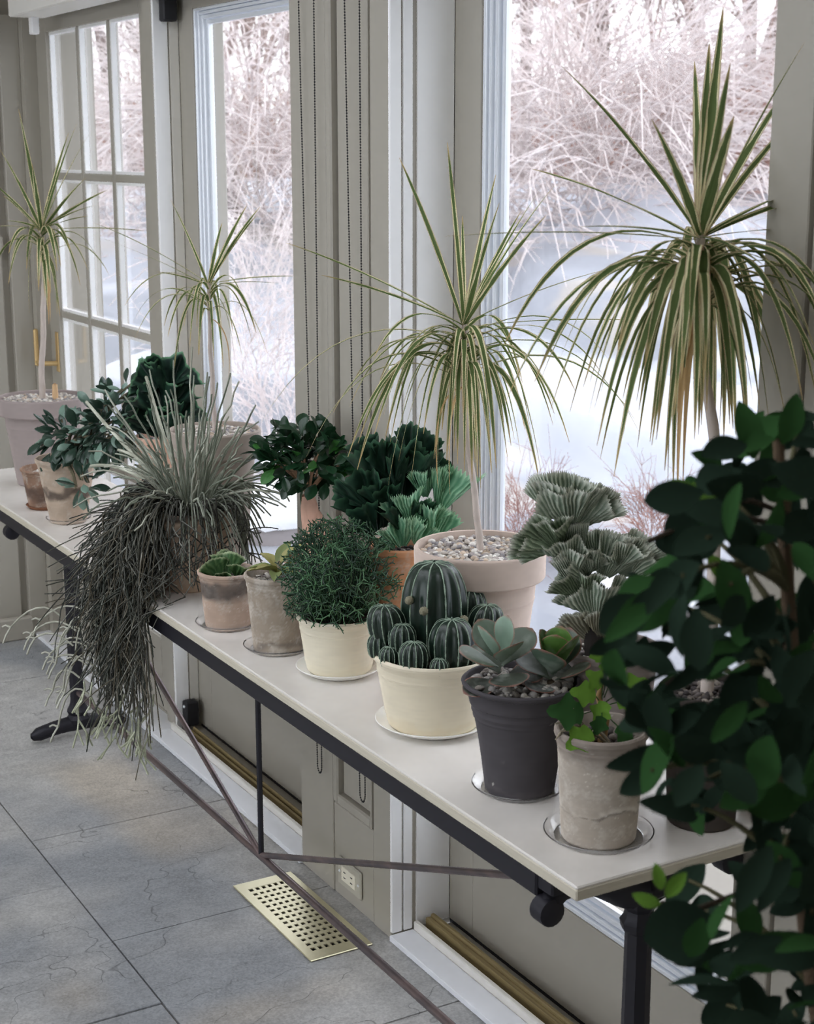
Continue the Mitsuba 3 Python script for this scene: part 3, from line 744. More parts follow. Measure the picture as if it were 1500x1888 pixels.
# ------------------------------------------------------------------ crested (fan-shaped) euphorbias and cacti
def fan(b, u, n, R, A, th=0.006, ruffle=0.25, k=3.0, ridges=15, seed=0, cup=0.15, dark=(70, 92, 74), light=(150, 172, 150), rim=(176, 190, 168), na=101, nr=15, teeth=0.05):
    """one ruffled, ridged fan growing from b along u, facing n"""
    r = np.random.default_rng(seed)
    b, u, n = (np.array(x, float) for x in (b, u, n))
    u /= np.linalg.norm(u)
    n = n - u * (n @ u)
    n /= np.linalg.norm(n)
    s = np.cross(u, n)
    ph, rho = np.meshgrid(np.linspace(-A, A, na), np.linspace(0.10, 1, nr) ** 0.85, indexing='ij')
    p1, p2 = r.uniform(0, 6.28, 2)
    g = 1 + 0.10 * np.sin(ph * 2.3 + p1) + 0.05 * np.sin(ph * 5.1 + p2)
    saw = np.abs(((ph / (2 * A) * ridges * 2) % 1) - 0.5) * 2
    g = g * (1 + teeth * saw * rho ** 6)
    sway = ruffle * R * rho ** 1.6 * (np.sin(ph * k + p1) * 0.7 + 0.4 * np.sin(ph * k * 2.1 + p2)) + cup * R * rho ** 2
    nz = meshkit.fbm(np.stack([ph * 3.0 + p1 * 5, rho * 2.5, 0 * ph + seed], -1), 3, seed)
    ridge = np.cos(ph / (2 * A) * ridges * 2 * np.pi * (0.55 + 0.45 * rho) + 9.0 * (nz - 0.5))
    sway = sway + R * 0.10 * rho * (nz - 0.5)
    t = th * (1.15 - 0.75 * rho) * (0.8 + 0.45 * ridge * np.minimum(1, rho * 1.6))
    t[:, -1] *= 0.3
    base = b + R * (g * rho)[..., None] * (np.sin(ph)[..., None] * s + np.cos(ph)[..., None] * u) + sway[..., None] * n
    va, vb = (base + t[..., None] * n).reshape(-1, 3), (base - t[..., None] * n).reshape(-1, 3)
    f = grid_faces(na, nr)
    F = np.vstack([f, f[:, ::-1] + na * nr])
    e = np.r_[np.arange(nr), np.arange(1, na) * nr + nr - 1, (na - 1) * nr + np.arange(nr - 2, -1, -1)]
    E = np.stack([e[:-1], e[1:]], 1)
    F = np.vstack([F, np.stack([E[:, 0], E[:, 0] + na * nr, E[:, 1]], 1), np.stack([E[:, 1], E[:, 0] + na * nr, E[:, 1] + na * nr], 1)])
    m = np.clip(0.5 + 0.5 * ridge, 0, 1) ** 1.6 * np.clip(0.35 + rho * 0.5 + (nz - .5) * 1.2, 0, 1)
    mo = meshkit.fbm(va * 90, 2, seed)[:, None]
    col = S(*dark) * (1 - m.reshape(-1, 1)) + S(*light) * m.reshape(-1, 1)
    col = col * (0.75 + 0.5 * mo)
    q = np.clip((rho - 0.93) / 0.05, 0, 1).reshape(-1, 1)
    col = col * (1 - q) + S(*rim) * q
    return (np.vstack([va, vb]), F), np.clip(np.vstack([col, col]), 0, 1)


def add_fans(t, c, specs, name='crest', bsdf='satin_vc', **kw):
    """specs: (a, b, t, lean degrees, turn degrees, tip degrees, R, half angle, seed[, extra])"""
    for sp in specs:
        a, b, tt, lean, turn, tip, R, A, seed = sp[:9]
        ex = sp[9] if len(sp) > 9 else {}
        le, tu, ti = map(math.radians, (lean, turn, tip))
        u = RIGHT * math.sin(le) + UP * math.cos(le)
        n = TOWARD * math.cos(tu) + RIGHT * math.sin(tu)
        u2 = u * math.cos(ti) + n * math.sin(ti)
        vf, col = fan(loc(c, a, b, tt), u2, n, R, math.radians(A), seed=seed, **{**kw, **ex})
        part(t, name, vf, bsdf, smooth=True, color=col)


# ================================================================== the front row, from the near end
# --- small weathered pot with ivy sprigs
C16 = (1.345, 1.752)
dish_glass('clear saucer under the small weathered pot nearest the table end', C16, 0.083)
t = thing('potted_ivy', 'small weathered grey clay pot of green ivy sprigs, nearest the near end of the table', 'potted plant')
add_pot(t, 'rolled', C16, 0.056, 0.0695, 0.919, (168, 158, 146), 16, z0=TT + 0.0018, bloom=0.55, stain=(0.128, 0.2, (128, 118, 110)), speck=0.9, crack=0.052, n=160, samples=150)
pebbles(t, C16, 0.893, 0.058, 120, 0.0072, 61, DARKP, 0.006)
r = np.random.default_rng(16)
v, f = tube([(C16[0] - 0.0, C16[1], 0.885), (C16[0] + .004, C16[1] - 0.004, 0.93), (C16[0] - 0.004, C16[1] + .004, 0.965), (C16[0], C16[1], 0.99)], [0.007, 0.006, 0.0045, 0.003], 8)
part(t, 'stem', (v, f), 'clay_vc', smooth=True, color=cvar(v, (150, 120, 84), 0.2, 90, 1))
IVY = mikit.ply(paddle(1, 0.85, 0.38, thick=0, curl=0.18, cup=0.12, lobes=2, nu=14), 'leaf_bright', smooth=True)
zb = 0.93
for (a, b, q, dx, dz, L, bs) in [(-0.002, 0.055, .01, -.6, .7, .035, 'leaf_bright'), (-.012, .043, .02, -.9, .3, .04, 'leaf_bright'), (.004, .034, .02, -.5, -.8, .036, 'leaf_bright'), (.012, .06, .0, .5, .8, .034, 'leaf_bright'), (-.02, .0, .045, -.8, -.5, .045, 'leaf_bright'), (.02, .03, .01, .9, .2, .036, 'leaf_bright'), (.006, .07, 0, .1, 1, .035, 'leaf_bright'), (-.005, .02, .04, -.3, -.9, .03, 'leaf_dark_green'), (-.03, .02, .03, -1, .2, .055, 'leaf_dark_green'), (.03, .045, .0, .9, .5, .04, 'leaf_bright'), (.0, .085, -.01, -.3, .9, .032, 'leaf_bright'), (.018, .005, .04, .6, -.6, .034, 'leaf_dark_green')]:
    o = loc((C16[0], C16[1], zb), a, b, q)
    d = RIGHT * dx + UP * dz + TOWARD * 0.25
    part(t, 'leaf', IVY, bs, to_world=frame(o, d, TOWARD + UP * 0.6 + RIGHT * r.uniform(-.5, .5), (L, L, L)))
    part(t, 'petiole', tube([loc((C16[0], C16[1], zb + 0.01), a * .2, b * .4, q * .2), o], 0.0009, 5), 'leaf_dark_green', smooth=True)
# wiry grey-brown twigs curling over the rim
for k in range(9):
    a0 = r.uniform(-0.02, 0.02)
    P = [loc((C16[0], C16[1], 0.895), a0, 0, r.uniform(-.02, .03)), loc((C16[0], C16[1], 0.925), a0 - r.uniform(.0, .03), r.uniform(0, .03), 0.02), loc((C16[0], C16[1], 0.92), a0 - r.uniform(.02, .075), r.uniform(-.02, .04), 0.03)]
    v, f = tube(bez(*P, 9), [0.0022] * 8 + [0.001], 6)
    part(t, 'twig', (v, f), 'clay_vc', smooth=True, color=cvar(v, (150, 140, 122), 0.2, 120, k))

# --- charcoal pot with two rosettes of paddle leaves
C14 = (1.345, 1.962)
dish_glass('clear saucer under the charcoal flared pot', C14, 0.078)
t = thing('potted_succulent', 'flared charcoal pot with two rosettes of round grey-green paddle leaves', 'potted plant')
add_pot(t, 'flared', C14, 0.0565, 0.0955, 0.931, (74, 71, 74), 14, z0=TT + 0.0018, stain=(0.0, 0.014, (112, 106, 104)), speck=0.15, amp=0.16)
pebbles(t, C14, 0.9205, 0.0795, 330, 0.0072, 62, GREYP, 0.007)
zc = 0.918


def paddle_leaf(t, a, b, q, dirv, nrm, L, W, shade, seed):
    v, f = paddle(L, W, 0.62, thick=0.0032, curl=-0.05, cup=0.10, nu=22, nv=17)
    n2 = len(v) // 2
    u = np.tile(np.linspace(-1, 1, 17), 22)
    s = np.repeat(np.linspace(0, 1, 22), 17)
    e = np.clip((np.maximum(np.abs(u) * (0.25 + 0.75 * np.minimum(1, s * 3)), s) - 0.93) / 0.05, 0, 1)
    e = np.tile(e, 2)[:, None]
    col = cvar(v + seed, shade, 0.22, 55, seed)
    bloom = np.clip((meshkit.fbm(v * 60 + seed * 3.3, 3, seed) - 0.5) * 4, 0, 1)[:, None] * 0.35
    col = col * (1 - bloom) + S(168, 176, 166) * bloom
    col = col * (1 - e) + S(150, 104, 92) * e
    d = RIGHT * dirv[0] + UP * dirv[1] + TOWARD * dirv[2]
    n = RIGHT * nrm[0] + UP * nrm[1] + TOWARD * nrm[2]
    part(t, 'leaf', (v, f), 'satin_vc', smooth=True, color=col, to_world=frame(loc((C14[0], C14[1], zc), a, b, q), d, n))


GG, GD, GB = (112, 130, 112), (66, 72, 62), (84, 124, 52)
def rosette(a0, b0, q0, tilt, spin, pairs, seed):
    """opposite pairs of paddles, each pair turned a quarter from the one below"""
    r = np.random.default_rng(seed)
    ax = np.array([tilt[0], 1.0, tilt[1]])
    ax /= np.linalg.norm(ax)
    e1 = np.cross(ax, [0, 0, 1.0])
    e1 /= np.linalg.norm(e1)
    e2 = np.cross(ax, e1)
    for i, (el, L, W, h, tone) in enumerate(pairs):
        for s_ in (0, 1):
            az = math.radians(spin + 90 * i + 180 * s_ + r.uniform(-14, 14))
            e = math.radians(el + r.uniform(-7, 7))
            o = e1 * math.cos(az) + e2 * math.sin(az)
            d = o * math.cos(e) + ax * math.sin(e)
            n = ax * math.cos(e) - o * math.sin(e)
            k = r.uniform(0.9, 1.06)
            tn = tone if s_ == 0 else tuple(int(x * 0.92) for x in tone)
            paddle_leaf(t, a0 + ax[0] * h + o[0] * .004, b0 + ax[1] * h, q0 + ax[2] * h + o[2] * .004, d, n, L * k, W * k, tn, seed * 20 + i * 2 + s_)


rosette(-.032, .006, .008, (-.08, .26), 24, [(4, .066, .060, .006, (58, 62, 54)), (16, .074, .066, .020, (64, 72, 60)), (32, .077, .066, .034, (92, 106, 90)), (52, .076, .060, .044, (120, 140, 122)), (72, .074, .050, .050, (136, 160, 142))], 3)  # upper pairs lighter, lower pairs darker: light on the leaves painted into tones
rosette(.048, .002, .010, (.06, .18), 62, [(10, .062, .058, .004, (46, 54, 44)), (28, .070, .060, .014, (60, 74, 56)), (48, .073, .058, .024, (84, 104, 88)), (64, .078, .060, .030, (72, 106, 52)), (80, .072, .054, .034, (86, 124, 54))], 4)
for a in (-.030, .046):
    v, f = tube([loc((C14[0], C14[1], zc - 0.012), a, 0, 0.008), loc((C14[0], C14[1], zc + 0.012), a, 0, 0.008)], [0.009, 0.006], 8)
    part(t, 'stem', (v, f), 'clay_vc', smooth=True, color=cvar(v, (96, 84, 70), 0.2, 80, 3))

# --- cream pot with a cluster of ribbed cacti
C13 = (1.374, 2.279)
dish_white('white saucer under the cream pot of ribbed cacti', C13, 0.105)
t = thing('potted_cactus', 'cream pot with a cluster of dark green ribbed globe cacti with pale edged ribs', 'potted plant')
add_pot(t, 'ribbed', C13, 0.083, 0.1105, 0.886, (222, 212, 188), 13, z0=TT + 0.0042, bsdf='gloss_vc', amp=0.06, stain=(0.010, 0.026, (206, 186, 150)))
part(t, 'soil', lathe([(0, -0.010), (0.0955, -0.010), (0.0965, 0.002), (0.06, 0.006), (0, 0.008)], 40, (C13[0], C13[1], 0.868)), 'soil')


def globe(t, o, R, H, ribs, seed, phase=0.0, lean=(0, 0), waist=0.0):
    """a ribbed body with a felted pale line on the crest of each rib"""
    r = np.random.default_rng(seed)
    na, nz = ribs * 8, 24
    q = np.linspace(0.02, 1, nz)
    prof = (1 - np.abs(np.clip((q * 0.86 + 0.14) * 2 - 1, -1, 0.9995)) ** 2.7) ** 0.46 * (0.92 + 0.08 * np.clip(q * 2, 0, 1))
    th = np.arange(na) / na * 2 * np.pi
    cr = np.cos(th * ribs + phase)
    depth = 0.16 * (1 - np.abs(cr)) * 0 + 0.13 * (1 - np.sqrt(np.clip(0.5 + 0.5 * cr, 0, 1)))
    rad = R * prof[None] * (1 - depth[:, None] * np.clip((1.12 - q) * 2, 0, 1)[None])
    z = H * q - 0.10 * H * np.clip((q - .9) / .1, 0, 1) ** 2 * (1 - 0.6)
    X = rad * np.cos(th)[:, None] + lean[0] * z[None]
    Y = rad * np.sin(th)[:, None] + lean[1] * z[None]
    v = np.stack([X, Y, np.repeat(z[None], na, 0)], -1).reshape(-1, 3)
    top = np.array([[lean[0] * H, lean[1] * H, H * 0.985]])
    f = grid_faces(na, nz, wrap_u=True)
    k = np.arange(na)
    f = np.vstack([f, np.stack([k * nz + nz - 1, ((k + 1) % na) * nz + nz - 1, k * 0 + len(v)], 1)])
    v = np.vstack([v, top]) + np.array(o)
    body = part(t, 'globe', (v, f), 'gloss_vc', smooth=True, color=cvar(v, (24, 40, 31), 0.25, 60, seed))
    ms = []
    for j in range(ribs):
        a = (2 * np.pi * j - phase) / ribs
        rr = R * prof + 0.0002
        P = np.stack([rr * math.cos(a) + lean[0] * z, rr * math.sin(a) + lean[1] * z, z], 1) + np.array(o)
        P = P[1:]
        w = 0.0008 + 0.022 * R * (0.6 + 0.4 * np.sin(np.arange(len(P)) * 1.9 + j))
        ms.append(tube(P, w * np.linspace(1, 0.7, len(P)), 5))
    vv, ff = join(ms)
    part(body, 'rib_felt', (vv, ff), 'clay_vc', smooth=True, color=cvar(vv, (138, 156, 138), 0.5, 260, seed + 1))
    n = int(30 + R * 900)
    return body


def c13(a, z, q):
    return loc((C13[0], C13[1], 0), a, z, q)


globe(t, c13(0.000, 0.868, -0.012), 0.059, 0.182, 11, 1, 0.4, waist=-0.02)
globe(t, c13(0.030, 0.872, 0.056), 0.040, 0.090, 11, 2, 1.2)
globe(t, c13(-0.080, 0.905, 0.010), 0.034, 0.068, 11, 3, 0.2, lean=(-.1, 0.05))
globe(t, c13(-0.056, 0.895, 0.040), 0.024, 0.052, 12, 4)
globe(t, c13(-0.036, 0.872, 0.076), 0.026, 0.054, 13, 5)
globe(t, c13(-0.078, 0.872, 0.050), 0.018, 0.036, 12, 6)
globe(t, c13(-0.096, 0.878, 0.018), 0.021, 0.045, 12, 7)
globe(t, c13(0.008, 0.870, 0.092), 0.016, 0.030, 12, 8)
globe(t, c13(0.086, 0.908, -0.004), 0.031, 0.062, 11, 9, lean=(.1, -.1))
globe(t, c13(0.066, 0.900, -0.055), 0.030, 0.085, 11, 10)
globe(t, c13(-0.052, 0.872, -0.03), 0.028, 0.08, 11, 11)
globe(t, c13(0.060, 0.870, 0.052), 0.017, 0.032, 11, 12)
for (a, z, q) in ((-0.044, 0.986, 0.034), (-0.019, 0.972, 0.052), (0.051, 0.950, 0.030)):
    m = trimesh.creation.icosphere(2, 0.0072)
    n = meshkit.noise(np.array(m.vertices) * 900)[:, None]
    part(t, 'offset_bud', (np.array(m.vertices) * (0.8 + 0.5 * n) + c13(a, z, q), np.array(m.faces)), 'clay_vc', smooth=True, color=np.clip(S(128, 124, 104) * (0.5 + n), 0, 1))

# --- cream pot with a coral-branched mistletoe cactus
C11 = (1.367, 2.628)
dish_white('white saucer under the cream pot of wiry branched cactus', C11, 0.086, 0.016)
t = thing('potted_coral_cactus', 'cream pot with a dome of wiry forked green stems', 'potted plant')
add_pot(t, 'ribbed', C11, 0.065, 0.085, 0.866, (222, 214, 192), 11, z0=TT + 0.0042, bsdf='gloss_vc', amp=0.05)
part(t, 'soil', lathe([(0, -0.008), (0.0715, -0.008), (0.0725, 0.0), (0, 0.004)], 32, (C11[0], C11[1], 0.852)), 'soil')
r = np.random.default_rng(11)
EC, ER = np.array([C11[0], C11[1], 0.935]), np.array([0.118, 0.118, 0.118])


def perp(d, r):
    q = np.cross(d, r.normal(size=3))
    return q / np.linalg.norm(q)


def grow(p, d, lv, out):
    L = r.uniform(0.011, 0.019)
    d = d / np.linalg.norm(d)
    e = p + d * L
    w = np.linalg.norm((e - EC) / ER)
    rad = math.hypot(e[0] - EC[0], e[1] - EC[1])
    if w > 1.06 or e[2] < (0.862 if rad < 0.088 else 0.838) or e[2] < 0.838:
        out.append(tube([p, p + d * L * 0.5], [0.0012, 0.0009], 4))
        return
    out.append(tube([p, (p + e) / 2 + r.normal(size=3) * 0.0008, e], [0.0013, 0.0012, 0.0012], 4))
    if lv > 0:
        q = perp(d, r)
        for s in (1, -1) if r.random() < 0.85 else (1,):
            an = r.uniform(0.5, 1.0)
            grow(e, d * math.cos(an) + s * q * math.sin(an), lv - 1, out)


for k in range(290):
    a = r.uniform(0, 6.28)
    ph = math.asin(r.uniform(-0.66, 1.0))
    q = r.uniform(0.45, 0.9)
    st = EC + ER * np.array([math.cos(a) * math.cos(ph), math.sin(a) * math.cos(ph), math.sin(ph)]) * q
    if math.hypot(st[0] - EC[0], st[1] - EC[1]) < 0.085:
        st[2] = max(st[2], 0.868)
    d = (st - EC) + r.normal(size=3) * 0.09
    out = []
    root = np.array([EC[0] + (st[0] - EC[0]) * .45, EC[1] + (st[1] - EC[1]) * .45, 0.853 + 0.2 * max(0, st[2] - 0.9)])
    out.append(tube(bez(root, (root + st) / 2 + r.normal(size=3) * 0.008, st, 5), 0.0012, 4))
    grow(st, d, 3, out)
    vv, ff = join(out)
    tone = [(60, 92, 66), (50, 78, 56), (84, 122, 86), (40, 62, 48)][r.integers(4)]
    part(t, 'stem', (vv, ff), 'gloss_vc', smooth=True, color=cvar(vv, tone, 0.2, 120, k))

# --- tall lime-washed pot with olive leaves
C8 = (1.326, 2.818)
dish_glass('clear saucer under the taller mottled grey pot with olive leaves', C8, 0.074)
t = thing('potted_succulent', 'taller mottled grey clay pot with a few curled olive-yellow leaves', 'potted plant')
add_pot(t, 'rolled', C8, 0.053, 0.0695, 0.909, (150, 138, 124), 8, z0=TT + 0.0018, bloom=0.62, stain=(0.0, 0.028, (104, 96, 90)), speck=0.7, amp=0.2)
pebbles(t, C8, 0.886, 0.058, 120, 0.006, 63, PALE[:4] + DARKP[:1], 0.006)
r = np.random.default_rng(8)
for k in range(11):
    a = k / 11 * 6.28 + r.uniform(-.2, .2)
    el = r.uniform(0.3, 1.2)
    d = RIGHT * math.cos(a) * math.cos(el) + TOWARD * math.sin(a) * math.cos(el) + UP * math.sin(el)
    L = r.uniform(0.045, 0.07)
    v, f = paddle(L, L * 0.42, 0.5, thick=0.0022, curl=0.55 * r.uniform(.5, 1.3), cup=0.3, nu=14, nv=9)
    part(t, 'leaf', (v, f), 'satin_vc', smooth=True, color=cvar(v + k, (150, 146, 92) if k % 3 else (120, 132, 84), 0.2, 50, k), to_world=frame(loc((C8[0], C8[1], 0.888), 0.004 * math.cos(a), 0.012 + 0.002 * k, 0.004 * math.sin(a)), d, UP - d * 0.3))
v, f = tube([(C8[0], C8[1], 0.88), (C8[0] + .003, C8[1], 0.93)], [0.006, 0.004], 8)
part(t, 'stem', (v, f), 'clay_vc', smooth=True, color=cvar(v, (150, 140, 120), 0.2, 80, 2))

# --- small stained pot with a little crested cactus
C7 = (1.302, 3.022)
dish_glass('clear saucer under the small stained pot with the little crested cactus', C7, 0.071)
t = thing('potted_crested_cactus', 'small clay pot stained dark under the rim with a little green pale-edged crested cactus', 'potted plant')
add_pot(t, 'rolled', C7, 0.049, 0.064, 0.871, (172, 150, 134), 7, z0=TT + 0.0018, bloom=0.35, stain=(0.060, 0.118, (72, 68, 66)), speck=0.5, amp=0.18)
pebbles(t, C7, 0.848, 0.053, 110, 0.0062, 64, DARKP, 0.006)
kw7 = dict(dark=(52, 84, 46), light=(92, 120, 76), rim=(176, 190, 150), ridges=6, th=0.004, na=41, nr=9)
add_fans(t, (C7[0], C7[1], 0.85), [(-.016, .004, .01, -30, 20, 10, .046, 60, 71), (.002, .004, .0, 5, -15, 0, .060, 42, 72), (.022, .004, .012, 35, 10, 20, .040, 60, 73), (.0, .002, .022, -5, 0, 40, .034, 70, 74), (-.004, .0, -.014, -10, 30, -15, .05, 50, 75)], **kw7)

# --- big hairy mistletoe cactus
C6 = (1.358, 3.364)
t = thing('hanging_cactus', 'large hairy grey-green rod cactus with stems trailing far below the table edge', 'potted plant')
add_pot(t, 'rolled', C6, 0.0715, 0.110, 0.938, (186, 164, 142), 6, bloom=0.3, stain=(0.165, 0.30, (62, 58, 56)), amp=0.16)
part(t, 'soil', lathe([(0, -0.01), (0.090, -0.01), (0.092, 0.0), (0, 0.006)], 32, (C6[0], C6[1], 0.920)), 'soil')
r = np.random.default_rng(6)
c6 = np.array([C6[0], C6[1], 0.925])


def hairy(P, R, tone, seed, n=6):
    v, f = tube(P, R, n)
    k = meshkit.noise(v * 420, seed)[:, None]
    col = S(*tone) * (0.62 + 0.4 * k) + S(214, 216, 206) * np.clip((k - 0.55) * 1.3, 0, 0.5)
    return (v, f), np.clip(col, 0, 1)


def limx(P):
    P = np.array(P)
    P[:, 0] = np.minimum(P[:, 0], 1.59 + 0.15 * ((P[:, 1] > 3.32) & (P[:, 2] > 0.8)))
    return P


count = 0
for k in range(132):        # upright, radiating
    a = r.uniform(0, 6.28)
    el = r.uniform(0.35, 1.5)
    L = r.uniform(0.15, 0.36) * (1.0 if el > 0.7 else 0.85)
    b = loc(c6, 0.05 * math.cos(a) * r.uniform(.2, 1), 0, 0.05 * math.sin(a) * r.uniform(.2, 1))
    d = RIGHT * math.cos(a) * math.cos(el) + TOWARD * math.sin(a) * math.cos(el) + UP * math.sin(el)
    e = b + d * L + UP * (-0.10 * (1.3 - el)) * (L / 0.25)
    c = b + d * L * 0.55 + UP * 0.025
    P = limx(bez(b, c, e, 9) + r.normal(size=(9, 3)) * 0.002)
    vf, col = hairy(P, np.linspace(0.0028, 0.0019, 9), [(150, 156, 140), (126, 134, 118), (178, 180, 164)][k % 3], k)
    part(t, 'stem', vf, 'clay_vc', smooth=True, color=col)
for (e, cc) in (((1.300, 3.90, 1.115), (1.33, 3.62, 1.00)), ((1.36, 3.62, 1.21), (1.36, 3.5, 1.05)), ((1.31, 3.70, 1.02), (1.33, 3.55, 1.03)), ((1.27, 3.80, 0.965), (1.29, 3.6, 1.02))):
    P = bez(c6, cc, e, 12)
    vf, col = hairy(P, np.linspace(0.0045, 0.0042, 12), (176, 178, 160), 77)
    part(t, 'stem', vf, 'clay_vc', smooth=True, color=col)


def hang(a, rim, reach, drop, seed, tone, fork=2):
    """over the rim, then down in a wandering line, forking towards the tip"""
    dirh = RIGHT * math.cos(a) + TOWARD * math.sin(a)
    b = c6 + dirh * 0.035
    over = c6 + dirh * rim + UP * r.uniform(0.02, 0.06)
    mid = c6 + dirh * (rim + reach) + UP * (-0.25 * drop)
    end = c6 + dirh * (rim + reach * r.uniform(0.8, 1.3)) - UP * drop + RIGHT * r.normal() * 0.045 + TOWARD * r.normal() * 0.03
    t_ = np.linspace(0, 1, 15)
    from scipy.interpolate import PchipInterpolator
    P = PchipInterpolator([0, 0.25, 0.5, 1], np.array([b, over, mid, end]))(t_)
    P[3:] += np.cumsum(r.normal(size=(12, 3)) * np.array([0.0052, 0.0052, 0.003]), axis=0)
    # hang outside the table edge once below its top
    low = P[:, 2] < TT + 0.004
    inside = low & (P[:, 0] > TX0 - 0.012)
    P[inside, 0] = TX0 - 0.012 - r.uniform(0, 0.03)
    P[:, 2] = np.where((P[:, 0] > TX0 - 0.008) & (P[:, 2] < TT + 0.004), TT + 0.006, P[:, 2])
    P = limx(P)
    out = [hairy(P, np.linspace(0.0019, 0.0014, 15), tone, seed, 5)]
    for q in range(fork):
        k0 = r.integers(5, 14)
        o = P[k0]
        d = (P[k0] - P[k0 - 1])
        d /= np.linalg.norm(d) + 1e-9
        d = d + perp(d, r) * r.uniform(0.5, 1.4)
        L = r.uniform(0.03, 0.11)
        e = o + d * L - UP * 0.02
        if e[0] > TX0 - 0.006 and e[2] < TT + 0.02:
            continue
        out.append(hairy(bez(o, o + d * L * .5, e, 5), np.linspace(0.0016, 0.0012, 5), tone, seed + q, 5))
    vs = join([o[0] for o in out])
    return vs, np.vstack([o[1] for o in out])


TONES = [(66, 66, 60), (52, 54, 50), (86, 86, 76), (58, 63, 55), (92, 86, 72)]  # darker than the upright stems: shadow on the hanging mass put into colour
for k in range(164):
    a = r.uniform(2.05, 4.1) if k % 5 else r.uniform(0.4, 2.0)
    drop = r.uniform(0.12, 0.55) if 1.7 < a < 4.2 else r.uniform(0.05, 0.17)
    vf, col = hang(a, r.uniform(0.115, 0.135), r.uniform(0.01, 0.085) if 1.7 < a < 4.2 else r.uniform(0.0, 0.03), drop, k, TONES[k % 5])
    part(t, 'stem', vf, 'clay_vc', smooth=True, color=col)
VS, CS = [], []
for k in range(330):
    a = r.uniform(2.0, 4.0)
    vf, col = hang(a, r.uniform(0.10, 0.13), r.uniform(0.0, 0.08), r.uniform(0.08, 0.5) , 500 + k, TONES[k % 5], 3)
    VS.append(vf)
    CS.append(col)
for k in range(120):
    a = r.uniform(4.0, 7.9)
    dirh = RIGHT * math.cos(a) + TOWARD * math.sin(a)
    b = c6 + dirh * 0.05
    e = c6 + dirh * r.uniform(0.12, 0.21) + UP * r.uniform(-0.14, 0.05)
    P = limx(bez(b, c6 + dirh * 0.12 + UP * r.uniform(0.05, 0.12), e, 9))
    vf, col = hairy(P, np.linspace(0.0024, 0.0017, 9), (122, 128, 114), k, 5)
    VS.append(vf)
    CS.append(col)
part(t, 'trailing_stems', join(VS), 'clay_vc', smooth=True, kind='stuff', color=np.vstack(CS), label='dense grey-green trailing stems')
# pale forked young growth at the lowest tips
VS, CS = [], []
for k in range(16):
    o = loc((1.17, 3.34, 0.44), r.normal() * 0.035 - 0.02, r.uniform(-0.02, 0.12), r.normal() * 0.025)

    def fork(p, d, lv):
        e = p + d * r.uniform(0.02, 0.034)
        vf, col = hairy(np.array([p, (p + e) / 2, e]), 0.0023, (186, 190, 164), k, 5)
        VS.append(vf)
        CS.append(col)
        if lv:
            for s in (1, -1):
                fork(e, (d + perp(d, r) * 0.7 * s - UP * 0.25) / 1.25, lv - 1)
    fork(o, np.array([r.normal() * .3, r.normal() * .3, -1.0]), 2)
part(t, 'young_stems', join(VS), 'clay_vc', smooth=True, kind='stuff', color=np.vstack(CS), label='pale young forked tips')
VS, CS = [], []
for k in range(14):         # pale young shoots arching out at the left
    o = loc((1.185, 3.42, 0.62), -0.06 + r.normal() * 0.02, r.normal() * 0.05, 0)
    e = o - RIGHT * r.uniform(0.05, 0.12) + UP * r.uniform(-0.09, 0.03)
    vf, col = hairy(bez(o, o - RIGHT * 0.05 + UP * 0.05, e, 7), 0.0026, (188, 188, 172), k, 5)
    VS.append(vf)
    CS.append(col)
    for s in (1, -1):
        vf, col = hairy(np.array([e, e - RIGHT * 0.012 + UP * 0.012 * s - UP * .008, e - RIGHT * 0.02 + UP * 0.02 * s - UP * .02]), 0.0026, (192, 192, 178), k, 5)
        VS.append(vf)
        CS.append(col)
part(t, 'young_stems', join(VS), 'clay_vc', smooth=True, kind='stuff', color=np.vstack(CS), label='pale young shoots arching to the left')

# --- jade plant
C3 = (1.318, 4.152)
dish_glass('clear saucer under the stained pot of the jade plant', C3, 0.062)
t = thing('potted_jade', 'stained clay pot with a spreading jade plant of thick dark oval leaves', 'potted plant')
add_pot(t, 'rolled', C3, 0.050, 0.084, 0.927, (178, 160, 142), 3, z0=TT + 0.0018, bloom=0.4, stain=(0.062, 0.112, (76, 66, 60)), amp=0.2)
pebbles(t, C3, 0.902, 0.070, 70, 0.007, 65, PALE, 0.006)
r = np.random.default_rng(33)
JADE = mikit.ply(paddle(1, 0.5, 0.6, thick=0.07, curl=0.12, cup=0.05, nu=12, nv=9), 'leaf_jade', smooth=True)
lobes_ = [((1.31, 4.115, 0.985), (.075, .075, .06), 90), ((1.40, 3.985, 1.035), (.095, .095, .085), 120), ((1.42, 3.93, 1.11), (.05, .05, .05), 26), ((1.292, 3.945, 0.885), (.035, .05, .04), 16), ((1.34, 4.03, 0.985), (.07, .06, .06), 46)]
root = np.array([C3[0], C3[1], 0.90])
for c, rd, n in lobes_:
    c = np.array(c)
    for j in range(5):
        e = c + r.normal(size=3) * np.array(rd) * 0.45
        v, f = tube(bez(root, (root + e) / 2 + [0, 0, .045], e, 8), np.linspace(0.006, 0.0025, 8), 7)
        part(t, 'branch', (v, f), 'clay_vc', smooth=True, color=cvar(v, (110, 104, 84), 0.2, 90, j))
    for j in range(n):
        q = r.normal(size=3)
        q /= np.linalg.norm(q)
        o = c + q * np.array(rd) * r.uniform(0.35, 1.0)
        d = q + np.array([0, 0, -0.35 + r.uniform(-.4, .7)])
        L = r.uniform(0.038, 0.060)
        part(t, 'leaf', JADE, 'leaf_jade' if r.random() < 0.68 else 'leaf_jade_pale', to_world=frame(o, d, np.array([0, 0, 1]) + r.normal(size=3) * 0.5, (L, L, L)))

